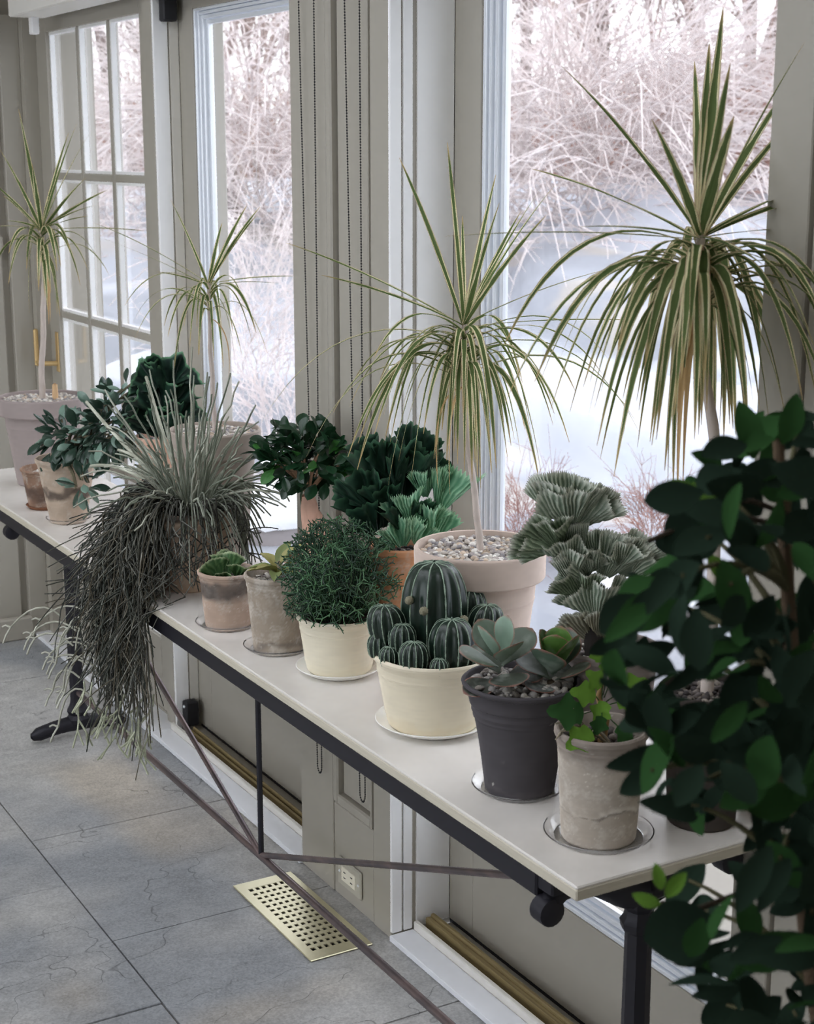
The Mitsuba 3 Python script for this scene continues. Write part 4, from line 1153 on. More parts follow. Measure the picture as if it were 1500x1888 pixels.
# --- squat brown pot
C2 = (1.322, 4.358)
t = thing('clay_pot', 'squat brown mossy clay pot behind the jade plant pot', 'plant pot')
add_pot(t, 'rolled', C2, 0.052, 0.072, 0.862, (140, 112, 94), 2, z0=TT + 0.006, bloom=0.35, stain=(0.01, 0.07, (84, 68, 60)), amp=0.28)
pebbles(t, C2, 0.838, 0.058, 60, 0.007, 66, PALE, 0.006)
t = thing('pot_saucer', 'thin brown clay saucer under the squat brown pot', 'saucer')
v, f = lathe([(0, 0), (.05, 0), (.060, 0.010), (.057, 0.010), (.05, .006), (0, .006)], 48, (C2[0], C2[1], TT))
part(t, 'dish', (v, f), 'clay_vc', smooth=30, )
scene[list(scene)[-1]] = mikit.ply((v, f), 'clay_vc', smooth=True, color=cvar(v, (128, 88, 66), 0.2, 60, 2))

# ================================================================== the back row
def cane_plant(nm, label, C, rb, rr, z1, clay, seed, gravel=PALE):
    t = thing(nm, label, 'potted plant')
    add_pot(t, 'band', C, rb, rr, z1, clay, seed, amp=0.07)
    pebbles(t, C, z1 - 0.016, rr - 0.013, int(900 * (rr - .01) ** 2 / 0.0115), 0.0062, 70 + seed, gravel, 0.008)
    return t


# --- middle dracaena
C12 = (1.530, 2.374)
t = cane_plant('potted_dracaena', 'tall dracaena on a thin cane in a pinkish clay pot behind the ribbed cacti', C12, 0.078, 0.1225, 1.037, (202, 184, 172), 12)
ms = []
for k in range(9):          # a small stamped maker's mark, not legible
    a0 = -0.55 + 0.030 * k
    rr_ = 0.1005
    q = [np.array([C12[0], C12[1], 0.962 + 0.0012 * k + z_]) + (RIGHT * math.cos(a1) + TOWARD * math.sin(a1)) * rr_ * -1 * -1 for a1, z_ in ((1.02 + a0, 0.0), (1.032 + a0, 0.0035 if k % 2 else 0.002), (1.044 + a0, 0.0005))]
    ms.append(tube(np.array(q), 0.0005, 4))
part(t, 'stamp', join(ms), 'soil')
dracaena(t, (1.52, 2.42, 1.438), D3, (C12[0], C12[1], 1.02), [(1.527, 2.382, 1.10), (1.523, 2.402, 1.20)], 0.0062, 31, 0.0138, skirt=34, L=0.30)

# --- right dracaena
C17 = (1.518, 1.722)
t = cane_plant('potted_dracaena', 'large dracaena with striped blades at the right, its pot hidden behind the dark foliage', C17, 0.052, 0.072, 0.96, (62, 56, 52), 17, DARKP)
dracaena(t, (1.47, 1.723, 1.627), D4, (C17[0], C17[1], 0.945), [(1.522, 1.722, 1.15), (1.515, 1.722, 1.32)], 0.0085, 41, 0.0185, skirt=54, L=0.33, dry=2)

# --- dracaena before the middle window
C4 = (1.535, 3.617)
t = cane_plant('potted_dracaena', 'slender dark dracaena before the middle window, in a gravel-topped clay pot', C4, 0.075, 0.116, 1.068, (172, 160, 150), 4)
dracaena(t, (1.53, 3.618, 1.425), D2, (C4[0], C4[1], 1.05), [(1.534, 3.618, 1.15), (1.531, 3.618, 1.25)], 0.0058, 51, 0.0115, skirt=8, L=0.24, stem_drop=0.08, dry=1)

# --- far dracaena
C1 = (1.427, 4.700)
t = cane_plant('potted_dracaena', 'yellow-green dracaena on a pale cane in a large grey pot at the far left', C1, 0.0874, 0.133, 1.016, (158, 146, 143), 1)
dracaena(t, (1.44, 4.66, 1.516), D1, (C1[0], C1[1], 1.0), [(1.428, 4.69, 1.10), (1.433, 4.665, 1.25)], 0.0085, 61, 0.017, skirt=10, L=0.26, xmax=1.69, dry=2)
v, f = tube([(C1[0] + 0.035, C1[1] - 0.02, 0.995), (C1[0] + .036, C1[1] - 0.02, 1.05)], [0.010, 0.008], 10)
part(t, 'cut_stub', (v, f), 'clay_vc', smooth=True, color=cvar(v, (214, 180, 140), 0.15, 80, 5), label='short sawn-off cane stub')

# --- coral cactus (crested euphorbia) in a gravel bowl
C15 = (1.503, 1.938)
t = thing('potted_crested_euphorbia', 'pale grey-green crested euphorbia of ruffled fans on a dark stem in a gravel-topped pot', 'potted plant')
add_pot(t, 'rolled', C15, 0.055, 0.080, 0.968, (150, 140, 136), 15, amp=0.1)
pebbles(t, C15, 0.948, 0.070, 210, 0.0062, 67, PALE[:4] + GREYP[:2], 0.007)
v, f = tube([loc((C15[0], C15[1], 0.935), -.026, 0, 0.01), loc((C15[0], C15[1], 0.985), -.030, 0, .006), loc((C15[0], C15[1], 1.03), -0.022, 0, .004)], [0.017, 0.016, 0.012], 10)
part(t, 'stem', (v, f), 'clay_vc', smooth=True, color=cvar(v, (52, 48, 46), 0.3, 90, 4))
K15 = dict(dark=(108, 124, 106), light=(206, 212, 196), rim=(216, 218, 206), th=0.0060, ruffle=0.30, ridges=21, k=5.0, teeth=0.09, na=121)
KB = dict(dark=(122, 120, 102), light=(200, 196, 176), ruffle=0.22)
KS = dict(dark=(92, 108, 84), light=(164, 178, 152))
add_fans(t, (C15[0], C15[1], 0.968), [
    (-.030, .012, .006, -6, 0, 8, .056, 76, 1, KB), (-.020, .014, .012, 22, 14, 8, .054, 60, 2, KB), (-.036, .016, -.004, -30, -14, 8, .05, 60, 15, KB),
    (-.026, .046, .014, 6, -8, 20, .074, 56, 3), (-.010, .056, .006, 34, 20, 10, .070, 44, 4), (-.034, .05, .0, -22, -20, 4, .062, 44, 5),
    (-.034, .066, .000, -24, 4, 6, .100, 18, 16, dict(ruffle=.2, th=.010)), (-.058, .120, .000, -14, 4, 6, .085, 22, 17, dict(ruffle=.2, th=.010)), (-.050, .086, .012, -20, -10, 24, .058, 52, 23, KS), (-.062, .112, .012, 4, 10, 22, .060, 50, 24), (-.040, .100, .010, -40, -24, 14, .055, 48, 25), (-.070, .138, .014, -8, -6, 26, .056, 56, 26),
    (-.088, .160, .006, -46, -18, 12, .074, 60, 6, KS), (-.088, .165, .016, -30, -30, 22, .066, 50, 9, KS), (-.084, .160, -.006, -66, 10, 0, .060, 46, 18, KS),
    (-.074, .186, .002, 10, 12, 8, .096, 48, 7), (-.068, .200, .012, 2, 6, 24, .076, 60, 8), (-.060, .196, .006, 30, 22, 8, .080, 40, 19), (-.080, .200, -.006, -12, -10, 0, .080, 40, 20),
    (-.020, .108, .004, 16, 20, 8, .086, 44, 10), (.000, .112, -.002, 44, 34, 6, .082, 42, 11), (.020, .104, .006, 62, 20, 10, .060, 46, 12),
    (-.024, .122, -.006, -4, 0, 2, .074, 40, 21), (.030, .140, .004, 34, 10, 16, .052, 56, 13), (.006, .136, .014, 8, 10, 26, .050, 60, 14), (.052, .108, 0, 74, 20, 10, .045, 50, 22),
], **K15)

# --- green crested euphorbia behind the wiry cactus
C10 = (1.512, 2.640)
t = thing('potted_crested_euphorbia', 'dark green crested euphorbia with mint green ruffled side fans in an orange clay pot', 'potted plant')
add_pot(t, 'rolled', C10, 0.046, 0.066, 0.985, (204, 150, 112), 10, bloom=0.35, amp=0.14)
pebbles(t, C10, 0.965, 0.056, 70, 0.006, 68, DARKP, 0.005)
KD = dict(dark=(20, 46, 34), light=(34, 66, 48), rim=(58, 96, 70), th=0.006, ruffle=0.42, ridges=6, k=7.0, teeth=0.06, na=121)
KL = dict(dark=(86, 138, 106), light=(158, 200, 166), rim=(170, 208, 174), th=0.005, ruffle=0.42, ridges=13, k=6.0, teeth=0.12, na=121)
c10 = (C10[0], C10[1], 0.985)
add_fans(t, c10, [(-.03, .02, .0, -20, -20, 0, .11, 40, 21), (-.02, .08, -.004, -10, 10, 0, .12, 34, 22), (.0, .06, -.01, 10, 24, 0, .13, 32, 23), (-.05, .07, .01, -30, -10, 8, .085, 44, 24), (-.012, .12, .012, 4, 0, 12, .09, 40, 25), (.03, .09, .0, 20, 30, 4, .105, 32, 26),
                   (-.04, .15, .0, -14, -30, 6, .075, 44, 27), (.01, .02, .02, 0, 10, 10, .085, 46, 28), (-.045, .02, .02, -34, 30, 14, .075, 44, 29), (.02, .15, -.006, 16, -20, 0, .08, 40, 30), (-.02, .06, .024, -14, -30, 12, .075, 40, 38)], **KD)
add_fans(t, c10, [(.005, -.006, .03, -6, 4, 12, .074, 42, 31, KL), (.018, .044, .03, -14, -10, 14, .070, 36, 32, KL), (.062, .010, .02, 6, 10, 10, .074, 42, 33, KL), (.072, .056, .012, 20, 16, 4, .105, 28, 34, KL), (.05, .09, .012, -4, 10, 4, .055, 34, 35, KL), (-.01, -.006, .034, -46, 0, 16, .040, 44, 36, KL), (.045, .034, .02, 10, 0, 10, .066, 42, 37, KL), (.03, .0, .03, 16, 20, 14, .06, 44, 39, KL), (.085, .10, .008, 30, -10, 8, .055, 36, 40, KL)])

# --- bonsai fig
C9 = (1.500, 2.984)
t = thing('potted_bonsai_fig', 'bonsai fig with a swollen pinkish trunk and a flat crown of glossy dark leaves', 'potted plant')
add_pot(t, 'rolled', C9, 0.052, 0.074, 0.880, (186, 160, 140), 9, bloom=0.3)
pebbles(t, C9, 0.862, 0.062, 70, 0.007, 69, GREYP, 0.005)
ms = []
zt0 = 0.855
for P, R in [([(-.004, 0, 0), (-.006, .05, 0), (-.012, .10, 0), (-.016, .14, 0), (-.018, .165, 0)], [.030, .024, .021, .019, .013]), ([(.012, 0, .004), (.016, .05, .004), (.006, .10, 0), (-.008, .13, 0)], [.02, .019, .016, .010]), ([(.03, -.005, 0), (.03, .03, .0), (.022, .07, 0), (.004, .105, 0)], [.017, .013, .011, .007]), ([(-.03, -.005, .004), (-.022, .03, 0), (-.012, .06, 0)], [.015, .013, .008])]:
    Q = np.array([loc((C9[0], C9[1], zt0), *p) for p in P])
    tt_ = np.linspace(0, 1, len(Q))
    from scipy.interpolate import PchipInterpolator
    ms.append(tube(PchipInterpolator(tt_, Q)(np.linspace(0, 1, 14)), np.interp(np.linspace(0, 1, 14), tt_, R), 14))
v, f = join(ms)
v = v + 0.0016 * (meshkit.fbm(v * 160, 2)[:, None] - .5)
part(t, 'trunk', (v, f), 'clay_vc', smooth=True, color=cvar(v, (206, 166, 146), 0.22, 70, 9))
r = np.random.default_rng(99)
FIG = mikit.ply(paddle(1, 0.56, 0.60, thick=0, curl=0.16, cup=0.14, nu=10, nv=5), 'leaf_ficus', smooth=True)
cc = np.array([1.50, 3.012, 1.098])
top = np.array(loc((C9[0], C9[1], zt0), -.018, .165, 0))
for j in range(14):
    a = j / 14 * 6.28
    e = cc + np.array([math.cos(a) * .085, math.sin(a) * .085, r.uniform(-.03, .03)])
    v, f = tube(bez(top, (top + e) / 2 + [0, 0, .03], e, 6), np.linspace(.004, .0015, 6), 6)
    part(t, 'branch', (v, f), 'clay_vc', smooth=True, color=cvar(v, (150, 120, 96), 0.2, 90, j))
for j in range(290):
    q = r.normal(size=3)
    q /= np.linalg.norm(q)
    o = cc + q * np.array([.112, .112, .064]) * r.uniform(0.3, 1.0) ** .6
    o[0] = min(o[0], 1.572)
    d = q * [1, 1, .6] + r.normal(size=3) * 0.55 + [0, 0, .15]
    L = r.uniform(0.034, 0.052)
    if o[0] > 1.54:
        d[0] = -abs(d[0])
    pale = (r.random() < 0.16) and o[1] < cc[1] + .02
    part(t, 'leaf', FIG, 'leaf_ficus_pale' if pale else 'leaf_ficus', to_world=frame(o, d, np.array([0, 0, 1.0]) + TOWARD * .35 + r.normal(size=3) * 0.45, (L, L, L)))

# --- tall dark crested euphorbia further back
C5 = (1.500, 3.890)
t = thing('potted_crested_euphorbia', 'tall dark curly crested euphorbia in a pinkish clay pot behind the hairy stems', 'potted plant')
add_pot(t, 'rolled', C5, 0.055, 0.072, 1.012, (206, 168, 146), 5, bloom=0.3)
pebbles(t, C5, 0.990, 0.062, 70, 0.007, 72, PALE, 0.005)
KE = dict(dark=(14, 34, 28), light=(40, 74, 56), rim=(110, 156, 120), th=0.007, ruffle=0.5, k=5, ridges=7, na=61, nr=11)
add_fans(t, (C5[0], C5[1], 1.0), [(-.0, .0, 0, -6, 0, 4, .10, 60, 41), (.0, .06, .01, -10, 20, 6, .11, 55, 42), (.02, .08, .0, 20, -15, 4, .13, 50, 43), (.0, .13, .012, -14, 10, 14, .09, 70, 44), (.03, .14, .01, 10, 0, 16, .10, 64, 45), (.045, .05, .02, 40, 20, 10, .08, 60, 46), (-.02, .03, .02, -20, 0, 20, .08, 65, 47), (.02, .0, .02, 10, 0, 16, .09, 60, 48)], **KE)

# ------------------------------------------------------------------ dark leafy shrub close to the viewer
t = thing('foliage_plant', 'large dark leafy houseplant, out of focus in the right foreground', 'houseplant')
FOL = '944,994,1089|1038,989,1069|1039,994,1126|745,934,1312|757,823,1293|922,1125,1339|1010,1044,1419|879,878,1442|879,821,1107|993,950,1220|966,985,943|863,909,1369|880,882,1298|1033,1049,1499|728,838,1292|1034,1008,1401|880,832,1062|902,1044,1215|787,780,1159|931,914,1490|825,865,1075|771,911,1394|792,807,1071|817,897,1344|854,904,1101|969,963,1510|1010,1022,1440|1013,968,1153|725,912,1341|930,933,1377|1056,982,994|913,1025,1241|854,958,1383|918,1141,1274|780,868,1393|1014,1007,1306|945,950,1136|973,998,1313|889,1055,1237|932,1025,1379|875,967,1072|966,980,1328|901,1032,1019|956,917,1251|996,963,1252|814,832,1196|954,962,1198|908,1025,1159|767,805,1224|842,1041,1277|912,986,1506|743,929,1393|894,1004,1314|843,968,1389|927,980,962|814,866,1372|989,1058,1167|907,863,1229|941,1019,1443|876,848,1248|933,889,1277|915,1034,1453|996,957,1362|793,933,1269|927,1042,1310|918,1100,1236|813,795,1306|941,957,1293|893,919,1197|921,901,1337|854,892,1325|837,911,1287|881,901,1509|981,1051,1499|973,904,963|844,803,1211|901,1036,1432|826,965,1213|856,929,1039|822,840,1303|880,1064,1305|1006,1036,1497|868,827,1212|819,957,1419|869,933,1356|838,934,1077|818,843,1365|913,889,1212|803,911,1499|841,1004,1405|884,914,1177|1014,996,1452|847,984,1366|862,904,1462|906,930,1005|699,896,1369|786,942,1335|974,946,1432|753,858,1303|797,842,1128|832,921,1244|940,923,1370|845,855,1444|760,903,1491|792,893,1259|889,950,1028|840,857,1195|838,846,1368|796,808,1299|793,958,1318|940,986,1474|897,921,1478|928,904,1293|1002,978,1504|817,895,1083|779,946,1251|949,1096,1425|875,954,1439|945,928,1005|968,1013,1205|819,1039,1331|854,863,1182|1014,992,1361|1012,980,1113|833,851,1248|943,902,1028|915,1063,1455|776,946,1390|959,940,1024|869,1031,1369|798,862,1255|937,981,1129|856,834,1059|1027,1012,1124|770,802,1097|936,1010,1310|1041,1024,1471|920,1056,1072|919,1091,1313|879,982,1505|1021,1048,1508|949,909,1298|902,1011,1009|1041,973,1065|953,917,1420|985,955,1394|873,1040,1209|1002,1061,1506|878,996,1248|746,860,1397|869,1026,1271|856,992,1259|908,879,1410|846,847,1176|892,884,1215|760,844,1116|985,991,1500|815,866,1246|818,792,1217|784,816,1151|825,882,1465|903,894,1469|957,1059,1192|911,1023,1058|985,976,1375|1025,1124,1469|889,1015,1159|944,1022,952|1017,1129,1448|825,902,1324|1033,1012,1323|787,874,1488|983,1041,1222|878,867,1197|786,860,1323|897,1029,1177|934,930,1103|1012,1100,1492|972,915,1022|904,865,1125|978,1021,1123|943,972,1423|1045,1050,1311|806,860,1289|973,995,1346|807,1005,1386|899,1141,1324|994,1039,1243|887,887,1283|864,940,1070|876,938,1322|943,950,1436|741,864,1256|997,988,947|1044,1009,1439|892,1027,1381|868,812,1160|900,865,1389|993,947,1038|974,955,1106|869,940,1369|864,843,1147|780,849,1452|1031,1075,1381|846,983,1274|853,905,1385|889,989,1190|918,948,1271|862,990,1186|824,995,1265|830,1028,1257|882,1125,1254|784,823,1294|910,1087,1338|801,887,1420|811,871,1101|817,802,1363|789,865,1409|975,1102,1318|796,879,1373|881,859,1252|1031,1087,1477|850,843,1257|877,975,1436|765,839,1177|879,922,1503|923,936,1113|807,923,1449|795,925,1336|837,848,1310|800,768,1125|884,944,1264|953,1010,1176|743,875,1438|863,893,1382|912,961,1272|901,871,1009|826,937,1295|815,893,1494|887,941,1097|865,907,1211|826,855,1039|851,867,1504|792,769,1176|889,871,1178|835,907,1444|1072,1051,1368|879,1003,1323|957,915,990|1015,1054,1139|921,932,1286|816,755,1116|862,859,1267|947,1092,1274|863,965,1451|806,988,1243|837,812,1235|968,899,1013|864,962,1323|938,1085,1405|983,962,1246|822,895,1269|783,886,1130|895,852,1339|852,822,1126|836,860,1384|953,942,950|986,943,1009|945,1137,1380|814,815,1369|938,978,1330|870,925,1315|942,988,1462|1083,1057,1471|808,823,1141|976,1017,1219|819,997,1324|890,1149,1287|907,972,1425|859,1030,1186|943,931,1275|949,943,1243|873,989,1489|933,933,1301|875,839,1389|733,881,1433|882,856,1497|868,948,1390|759,940,1396|1004,1103,1405'
pts = np.array([[int(x) for x in s.split(',')] for s in FOL.split('|')]) / 1000.0
r = np.random.default_rng(18)
BIG = mikit.ply(paddle(1, 0.56, 0.52, thick=0, curl=0.14, cup=0.10, nu=14, nv=7), 'leaf_dark', smooth=True)
NARROW = mikit.ply(paddle(1, 0.40, 0.48, thick=0, curl=0.3, cup=0.14, nu=14, nv=7), 'leaf_dark', smooth=True)
FP = np.array([1.02, 0.90])
stem = PchipInterpolator([0, .3, .65, 1], np.array([[FP[0], FP[1], 0.26], [0.99, 0.90, 0.75], [0.945, 0.94, 1.15], [0.95, 1.0, 1.50]]))(np.linspace(0, 1, 24))
v, f = tube(stem, np.linspace(0.014, 0.005, 24), 10)
part(t, 'stem', (v, f), 'clay_vc', smooth=True, color=cvar(v, (92, 76, 60), 0.2, 60, 18))
twigs = []
for k in range(26):
    tgt = pts[r.integers(len(pts))]
    i = int(np.clip(np.argmin(np.abs(stem[:, 2] - (tgt[2] - 0.06))), 4, 23))
    P = bez(stem[i], (stem[i] + tgt) / 2 + [0, 0, .03], tgt, 8)
    twigs.append(P)
    v, f = tube(P, np.linspace(.0042, .0018, 8), 6)
    part(t, 'branch', (v, f), 'clay_vc', smooth=True, color=cvar(v, (80, 78, 54), 0.2, 60, k))
allp = np.vstack(twigs + [stem])
for k, o in enumerate(pts):
    near = allp[np.argmin(np.linalg.norm(allp - o, axis=1))]
    d = (o - near) / (np.linalg.norm(o - near) + 1e-6) * 0.6 + r.normal(size=3) * 0.55 + np.array([0, 0, -0.35])
    d -= 0.35 * RIGHT
    L = r.uniform(0.038, 0.060)
    n = TOWARD * 0.7 + UP * 0.55 + r.normal(size=3) * 0.55
    q = r.random()
    edge = o[0] < 0.86 or o[2] > 1.46
    bs = 'leaf_dark_green' if q < (0.28 if edge else 0.10) else 'leaf_dark'
    part(t, 'leaf', BIG if k % 3 else NARROW, bs, to_world=frame(o - d / np.linalg.norm(d) * L * 0.4, d, n, (L, L, L)))
# bright young shoots at the rim of the bush
SH = mikit.ply(paddle(1, 0.5, 0.5, thick=0, curl=0.3, cup=0.2, nu=12, nv=5), 'leaf_bright', smooth=True)
for (x, y, z, dx, dz, L) in [(0.862, 1.0, 1.466, -.95, .1, .034), (0.846, 1.003, 1.466, -.8, -.45, .022), (0.914, .99, 1.49, -.2, .95, .050), (0.945, 0.99, 1.50, .3, .9, .045), (0.875, .985, 1.455, -.6, .5, .03), (0.785, 0.935, 1.148, -.2, .9, .022), (0.79, 0.935, 1.14, .4, .6, .026), (0.785, 0.935, 1.135, -.7, .2, .024), (0.90, 1.0, 1.38, -.3, .5, .03), (0.86, .95, 1.28, .1, .7, .026), (0.83, .985, 1.37, -.4, .6, .022)]:
    part(t, 'young_leaf', SH, 'leaf_bright' if L < .04 else 'leaf_dark_green', to_world=frame((x, y, z), RIGHT * dx + UP * dz, TOWARD + UP * .3 + r.normal(size=3) * .2, (L, L, L)))
for (x, y, z, dx, dz, L, W_) in [(0.872, .982, 1.452, -.75, -.65, .058, .06), (0.845, .975, 1.40, -.9, -.5, .055, .05), (0.80, .984, 1.385, -.8, -.6, .05, .045), (0.803, .958, 1.246, -.8, -.55, .046, .026), (0.815, .90, 1.128, -.9, -.3, .062, .066), (0.84, .91, 1.31, -.5, -.8, .06, .05)]:
    part(t, 'leaf', BIG, 'leaf_dark', to_world=frame((x, y, z), RIGHT * dx + UP * dz, TOWARD + UP * .35 + r.normal(size=3) * .15, (L, W_ * 1.5, L)))
for P in ([(0.823, 1.015, 1.424), (0.85, 1.005, 1.436), (0.90, .99, 1.442), (0.945, .975, 1.43)], [(0.875, .99, 1.458), (0.91, .985, 1.455), (0.947, .98, 1.44)], [(0.786, .935, 1.136), (0.82, .935, 1.12), (0.88, .94, 1.12), (0.945, .94, 1.13)]):
    v, f = tube(np.array(P), 0.0026, 6)
    part(t, 'branch', (v, f), 'clay_vc', smooth=True, color=cvar(v, (62, 54, 44), 0.2, 60, 9))

v, f = lathe(pot_profile('band', 0.12, 0.17, 0.30), 64)
part(t, 'pot', (v + np.array([FP[0], FP[1], 0]), f), 'clay_vc', smooth=True, color=cvar(v, (150, 110, 86), 0.15, 20, 3))
part(t, 'soil', lathe([(0, 0), (0.15, 0), (0.15, 0.01), (0, 0.015)], 32, (FP[0], FP[1], 0.255)), 'soil')

# ------------------------------------------------------------------ the winter garden outside
def ground_z(x, y):
    d = np.hypot(x - 1.9, np.maximum(0, 0 * y)) + 0 * y
    D = np.hypot(x, y)
    s = np.clip((D - 5) / 21, 0, 1)
    z = -0.14 + 1.36 * s * s * (3 - 2 * s)
    P = np.stack([x, y, 0 * x], -1)
    amp = np.clip((x - 2.6) / 2.0, 0, 1)
    z = z + amp * (0.22 * (meshkit.fbm(P * 0.35 + 3, 3) - 0.5) + 0.05 * (meshkit.fbm(P * 1.7, 2, 4) - 0.5))
    # banks of shovelled and drifted snow
    for (bx, by, rx, ry, h, ang) in BANKS:
        ca, sa = math.cos(ang), math.sin(ang)
        u, w = ((x - bx) * ca + (y - by) * sa) / rx, (-(x - bx) * sa + (y - by) * ca) / ry
        q = np.clip(1 - (u * u + w * w), 0, 1)
        z = z + h * np.minimum(1, q * 2.2) ** 0.6
    return z


BANKS = [(9.6, 12.2, 3.2, 1.2, 0.32, 0.9), (6.3, 7.3, 1.0, 1.6, 0.22, 0.2), (12.5, 14.5, 4.0, 1.6, 0.35, 0.8), (4.6, 5.6, 0.55, 0.9, 0.12, 0.4), (4.4, 9.6, 1.6, 1.2, 0.28, 0.5), (6.5, 15.0, 3.0, 1.5, 0.3, 0.2), (3.9, 4.4, 0.5, 0.6, 0.10, 0.0), (8.0, 8.6, 1.3, 0.8, 0.22, 0.9), (5.2, 12.5, 1.5, 2.2, 0.25, 0.1)]
gx = 1.9 + np.concatenate([np.linspace(0, 8, 110), np.geomspace(8.15, 110, 70)])
gy = np.concatenate([-np.geomspace(40, 2, 20), np.linspace(-1.5, 16, 180), np.geomspace(16.3, 150, 70)])
X, Y = np.meshgrid(gx, gy, indexing='ij')
Z = ground_z(X, Y)
P = np.stack([X, Y, Z], -1).reshape(-1, 3)
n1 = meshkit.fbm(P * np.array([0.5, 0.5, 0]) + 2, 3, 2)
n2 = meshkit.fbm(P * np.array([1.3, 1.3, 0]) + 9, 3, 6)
fresh_ = np.clip((n1 - 0.5) * 7 + 0.35, 0, 1)[:, None]  # paler patches paint sunlit areas into the snow colour
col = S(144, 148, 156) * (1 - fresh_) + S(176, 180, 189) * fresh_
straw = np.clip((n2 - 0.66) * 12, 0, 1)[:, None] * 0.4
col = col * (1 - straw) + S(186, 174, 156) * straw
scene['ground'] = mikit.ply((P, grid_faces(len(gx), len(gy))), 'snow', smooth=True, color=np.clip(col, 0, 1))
labels['ground'] = {'label': 'snow covered garden outside the windows', 'kind': 'structure'}
struct('terrace', box(1.9, 2.62, -4, 3.35, -0.30, -0.075), 'paving', 'bare stone terrace strip along the foot of the wall outside')
struct('outer_wall', cat([box(1.605, 1.83, 5.54, 5.75, -0.3, 3.0)]), 'paint_grey', 'grey corner of the house outside the garden door')


def tree_mesh(base, h, r0, seed, levels=4, spread=0.55, droop=0.0, up=0.35, nchild=(3, 5), rmin=0.004):
    r = np.random.default_rng(seed)
    trunk, twigs = [], []

    def go(p, d, L, rad, lv):
        n = 5 if lv >= 2 else 4
        pts_ = [p]
        q = p.copy()
        for k in range(n):
            d = d + r.normal(size=3) * 0.13 + np.array([0, 0, (up if lv > 1 else up * .5) * 0.18 - droop * (levels - lv) * 0.10])
            d /= np.linalg.norm(d)
            q = q + d * L / n
            pts_.append(q)
        (trunk if lv == levels else twigs).append(tube(np.array(pts_), np.linspace(rad, rad * 0.55, n + 1), 6 if lv >= levels - 1 else 3, cap=False))
        if lv == 0:
            return
        for k in range(r.integers(*nchild) + (1 if lv < levels else 2)):
            i = r.integers(2 if lv == levels else 1, n + 1)
            q2 = perp(d, r)
            dd = d * math.cos(spread * 1.3) + q2 * math.sin(spread * 1.3) * r.uniform(.6, 1.2)
            go(pts_[i], dd / np.linalg.norm(dd), L * r.uniform(0.5, 0.72), max(rmin, rad * r.uniform(0.4, 0.58)), lv - 1)

    go(np.array(base, float), np.array([r.normal() * .05, r.normal() * .05, 1.0]), h, r0, levels)
    return join(trunk), join(twigs)


def at_az(az, D, dz=-0.1):
    a = math.radians(az)
    x, y = D * math.sin(a), D * math.cos(a)
    return np.array([x, y, float(ground_z(np.array([x]), np.array([y]))[0]) + dz])


def tree(name, label, az, D, h, r0, seed, bark, twig, group=None, **k):
    t = thing(name, label, 'tree', group)
    tr, tw = tree_mesh(at_az(az, D), h, r0, seed, **k)
    part(t, 'trunk', tr, 'bark_vc', smooth=True, color=cvar(tr[0], bark, 0.2, 3, seed))
    part(t, 'branches', tw, 'bark_vc', smooth=True, kind='stuff', color=cvar(tw[0], twig, 0.18, 2, seed + 1))


BARK, TWIG, LIT_TWIG = (136, 122, 118), (178, 160, 154), (226, 217, 215)  # the palest tone paints the brightness of lit twigs into their colour
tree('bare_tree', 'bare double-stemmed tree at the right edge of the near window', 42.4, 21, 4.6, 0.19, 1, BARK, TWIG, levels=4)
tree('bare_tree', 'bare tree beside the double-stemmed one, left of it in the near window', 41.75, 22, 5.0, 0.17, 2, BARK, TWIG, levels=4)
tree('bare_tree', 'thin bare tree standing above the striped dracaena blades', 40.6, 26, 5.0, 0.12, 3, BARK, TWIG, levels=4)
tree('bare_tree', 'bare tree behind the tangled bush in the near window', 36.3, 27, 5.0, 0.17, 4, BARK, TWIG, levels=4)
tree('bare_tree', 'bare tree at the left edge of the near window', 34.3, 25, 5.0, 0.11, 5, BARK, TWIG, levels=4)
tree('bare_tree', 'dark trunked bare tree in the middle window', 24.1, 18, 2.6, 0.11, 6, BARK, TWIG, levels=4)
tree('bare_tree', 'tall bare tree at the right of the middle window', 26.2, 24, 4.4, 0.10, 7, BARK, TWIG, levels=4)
tree('bare_tree', 'tall bare tree seen through the garden door', 20.6, 26, 4.6, 0.11, 8, BARK, TWIG, levels=4)


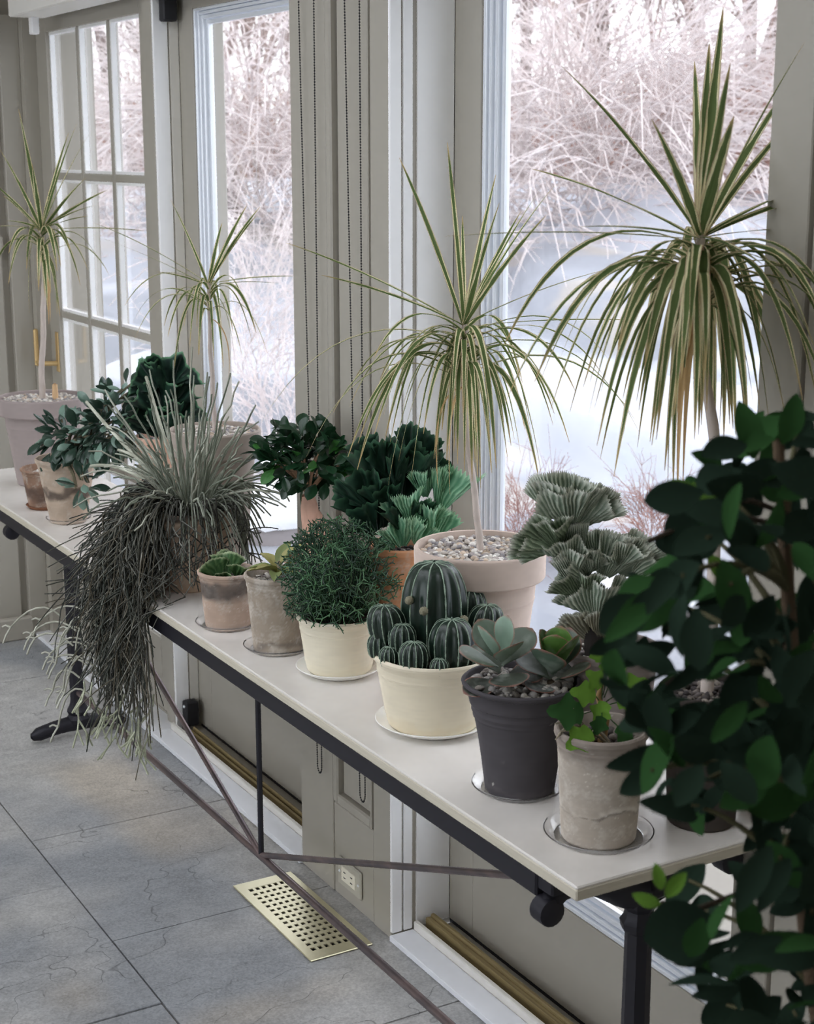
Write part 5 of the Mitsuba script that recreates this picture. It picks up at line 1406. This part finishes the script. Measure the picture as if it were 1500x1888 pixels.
def tangle(name, label, az, D, R, H, n, seed, tone, rad=0.006, cat_='shrub', lift=0.2):
    """a dome of long arching bare shoots"""
    t = thing(name, label, cat_)
    r = np.random.default_rng(seed)
    o = at_az(az, D, -0.02)
    out = []
    for k in range(n):
        a = r.uniform(0, 6.28)
        q = math.sqrt(r.uniform(0, 1))
        st = o + np.array([math.cos(a) * R * .4 * q, math.sin(a) * R * .4 * q, H * r.uniform(0.0, 0.75)])
        a += r.normal() * 0.7
        el = r.uniform(-0.15, 1.05) if H > 1 else r.uniform(0.5, 1.4)
        d = np.array([math.cos(a) * math.cos(el), math.sin(a) * math.cos(el), math.sin(el)])
        L = R * r.uniform(0.55, 1.15) if H > 1 else H * r.uniform(.5, .9)
        P = bez(st, st + d * L * 0.6, st + d * L - np.array([0, 0, L * r.uniform(0.0, 0.55)]), 9)
        P = P + np.cumsum(r.normal(size=(9, 3)) * L * 0.022, axis=0)
        P[:, 2] = np.maximum(P[:, 2], o[2] + 0.02)
        out.append(tube(P, np.linspace(rad, rad * .4, 9), 3, cap=False))
        for j in range(3):
            i = r.integers(2, 8)
            dd = (P[i] - P[i - 1]) / (np.linalg.norm(P[i] - P[i - 1]) + 1e-9) + r.normal(size=3) * 0.55
            e = P[i] + dd * L * r.uniform(.15, .4) - [0, 0, L * .06]
            out.append(tube(bez(P[i], P[i] + dd * L * .15, e, 5), np.linspace(rad * .6, rad * .3, 5), 3, cap=False))
    v, f = join(out)
    part(t, 'shoots', (v, f), 'bark_vc', smooth=True, kind='stuff', color=cvar(v, tone, 0.25, 3, seed))
    return t


tangle('weeping_shrub', 'huge tangle of pale bare arching twigs filling the left of the near window', 35.6, 17.5, 2.9, 2.2, 480, 21, LIT_TWIG, 0.012)
tangle('weeping_shrub', 'tangle of pale bare twigs right of the huge one in the near window', 38.2, 18.5, 2.1, 1.9, 240, 22, LIT_TWIG, 0.011)
tangle('weeping_shrub', 'tangle of pale bare twigs in the middle window', 25.2, 16, 2.4, 2.3, 340, 23, LIT_TWIG, 0.011)
tangle('weeping_shrub', 'pale twiggy bush behind the garden door panes', 20.0, 17, 2.2, 1.9, 300, 24, LIT_TWIG, 0.007)
tangle('weeping_shrub', 'reddish brown twiggy thicket at the right edge of the near window', 42.0, 19.5, 1.5, 1.2, 260, 31, (190, 152, 140), 0.008)
tangle('weeping_shrub', 'reddish brown twiggy bush between the pale tangles and the right window edge', 40.4, 20.5, 1.5, 1.3, 240, 32, (190, 152, 140), 0.008)
tangle('twiggy_shrub', 'small reddish twiggy shrub in the snow left of the crested euphorbia', 34.4, 7.0, 0.22, 0.42, 130, 25, (160, 126, 120), 0.0022)
tangle('twiggy_shrub', 'low reddish twiggy shrub in the snow behind the dark foliage', 39.3, 6.9, 0.24, 0.32, 140, 26, (160, 126, 120), 0.0022)
tangle('twiggy_shrub', 'snowy grey twiggy shrub low in the middle window', 25.8, 8.5, 0.7, 0.75, 110, 27, LIT_TWIG, 0.0045)
tangle('twiggy_shrub', 'grey twiggy shrub before the middle window, left of the snowy one', 24.0, 9.5, 0.7, 0.7, 110, 28, LIT_TWIG, 0.0045)
tangle('twiggy_shrub', 'second grey shrub further off in the middle window', 25.0, 11.5, 0.9, 0.8, 120, 29, LIT_TWIG, 0.005)

for k, (az, D, R, lab) in enumerate([(38.1, 6.6, 0.20, 'snow capped boulder right of the crested euphorbia'), (39.7, 6.1, 0.18, 'snow capped boulder behind the dark foliage'), (25.3, 7.6, 0.30, 'snow capped boulder low in the middle window'), (26.6, 8.6, 0.28, 'snow capped boulder at the right of the middle window')]):
    t = thing('snowy_boulder', lab, 'boulder')
    o = at_az(az, D, 0.02)
    m = trimesh.creation.icosphere(3)
    v0 = np.array(m.vertices)
    v = v0 * (1 + 0.35 * (meshkit.fbm(v0 * 1.2 + k * 5, 2, k)[:, None] - .5)) * [R, R, R * .62]
    part(t, 'stone', (v + o, np.array(m.faces)), 'bark_vc', smooth=True, color=cvar(v, (150, 144, 146), 0.2, 8, k))
    keep = np.array(m.faces)[v0[np.array(m.faces)].mean(1)[:, 2] > 0.12]
    w = v * 1.05 + [0, 0, R * .07]
    part(t, 'snow_cap', (w + o, keep), 'snow', smooth=True, color=np.tile(S(226, 229, 234), (len(v), 1)))

# the wood beyond: many thin stems, and brown brush below them
r = np.random.default_rng(77)
for k in range(20):
    az = 16 + 29 * (k + r.uniform(0, 1)) / 20
    D = r.uniform(34, 52)
    tree('wood_tree', 'thin bare brownish tree at the edge of the far wood', az, D, r.uniform(4.5, 7.5), r.uniform(.07, .13), 100 + k, BARK, TWIG, 'trees at the edge of the far wood', levels=3, nchild=(5, 7), rmin=0.016, spread=0.36)
out = []
for k in range(3400):
    az = math.radians(r.uniform(15, 46))
    D = r.uniform(31, 46)
    o = np.array([D * math.sin(az), D * math.cos(az), 1.1])
    d = np.array([r.normal() * .5, r.normal() * .5, 1.0])
    L = r.uniform(0.7, 2.6)
    out.append(tube(np.array([o, o + d * L * .5, o + d * L + r.normal(size=3) * .15]), [.02, .014, .008], 3, cap=False))
v, f = join(out)
t = thing('brush_thicket', 'reddish brown brush along the edge of the far wood', 'brush', kind='stuff')
del labels[t]
scene[t] = mikit.ply((v, f), 'bark_vc', smooth=True, color=cvar(v, (176, 140, 128), 0.3, 0.6, 5))
labels[t] = {'label': 'reddish brown brush along the edge of the far wood', 'category': 'brush', 'kind': 'stuff'}
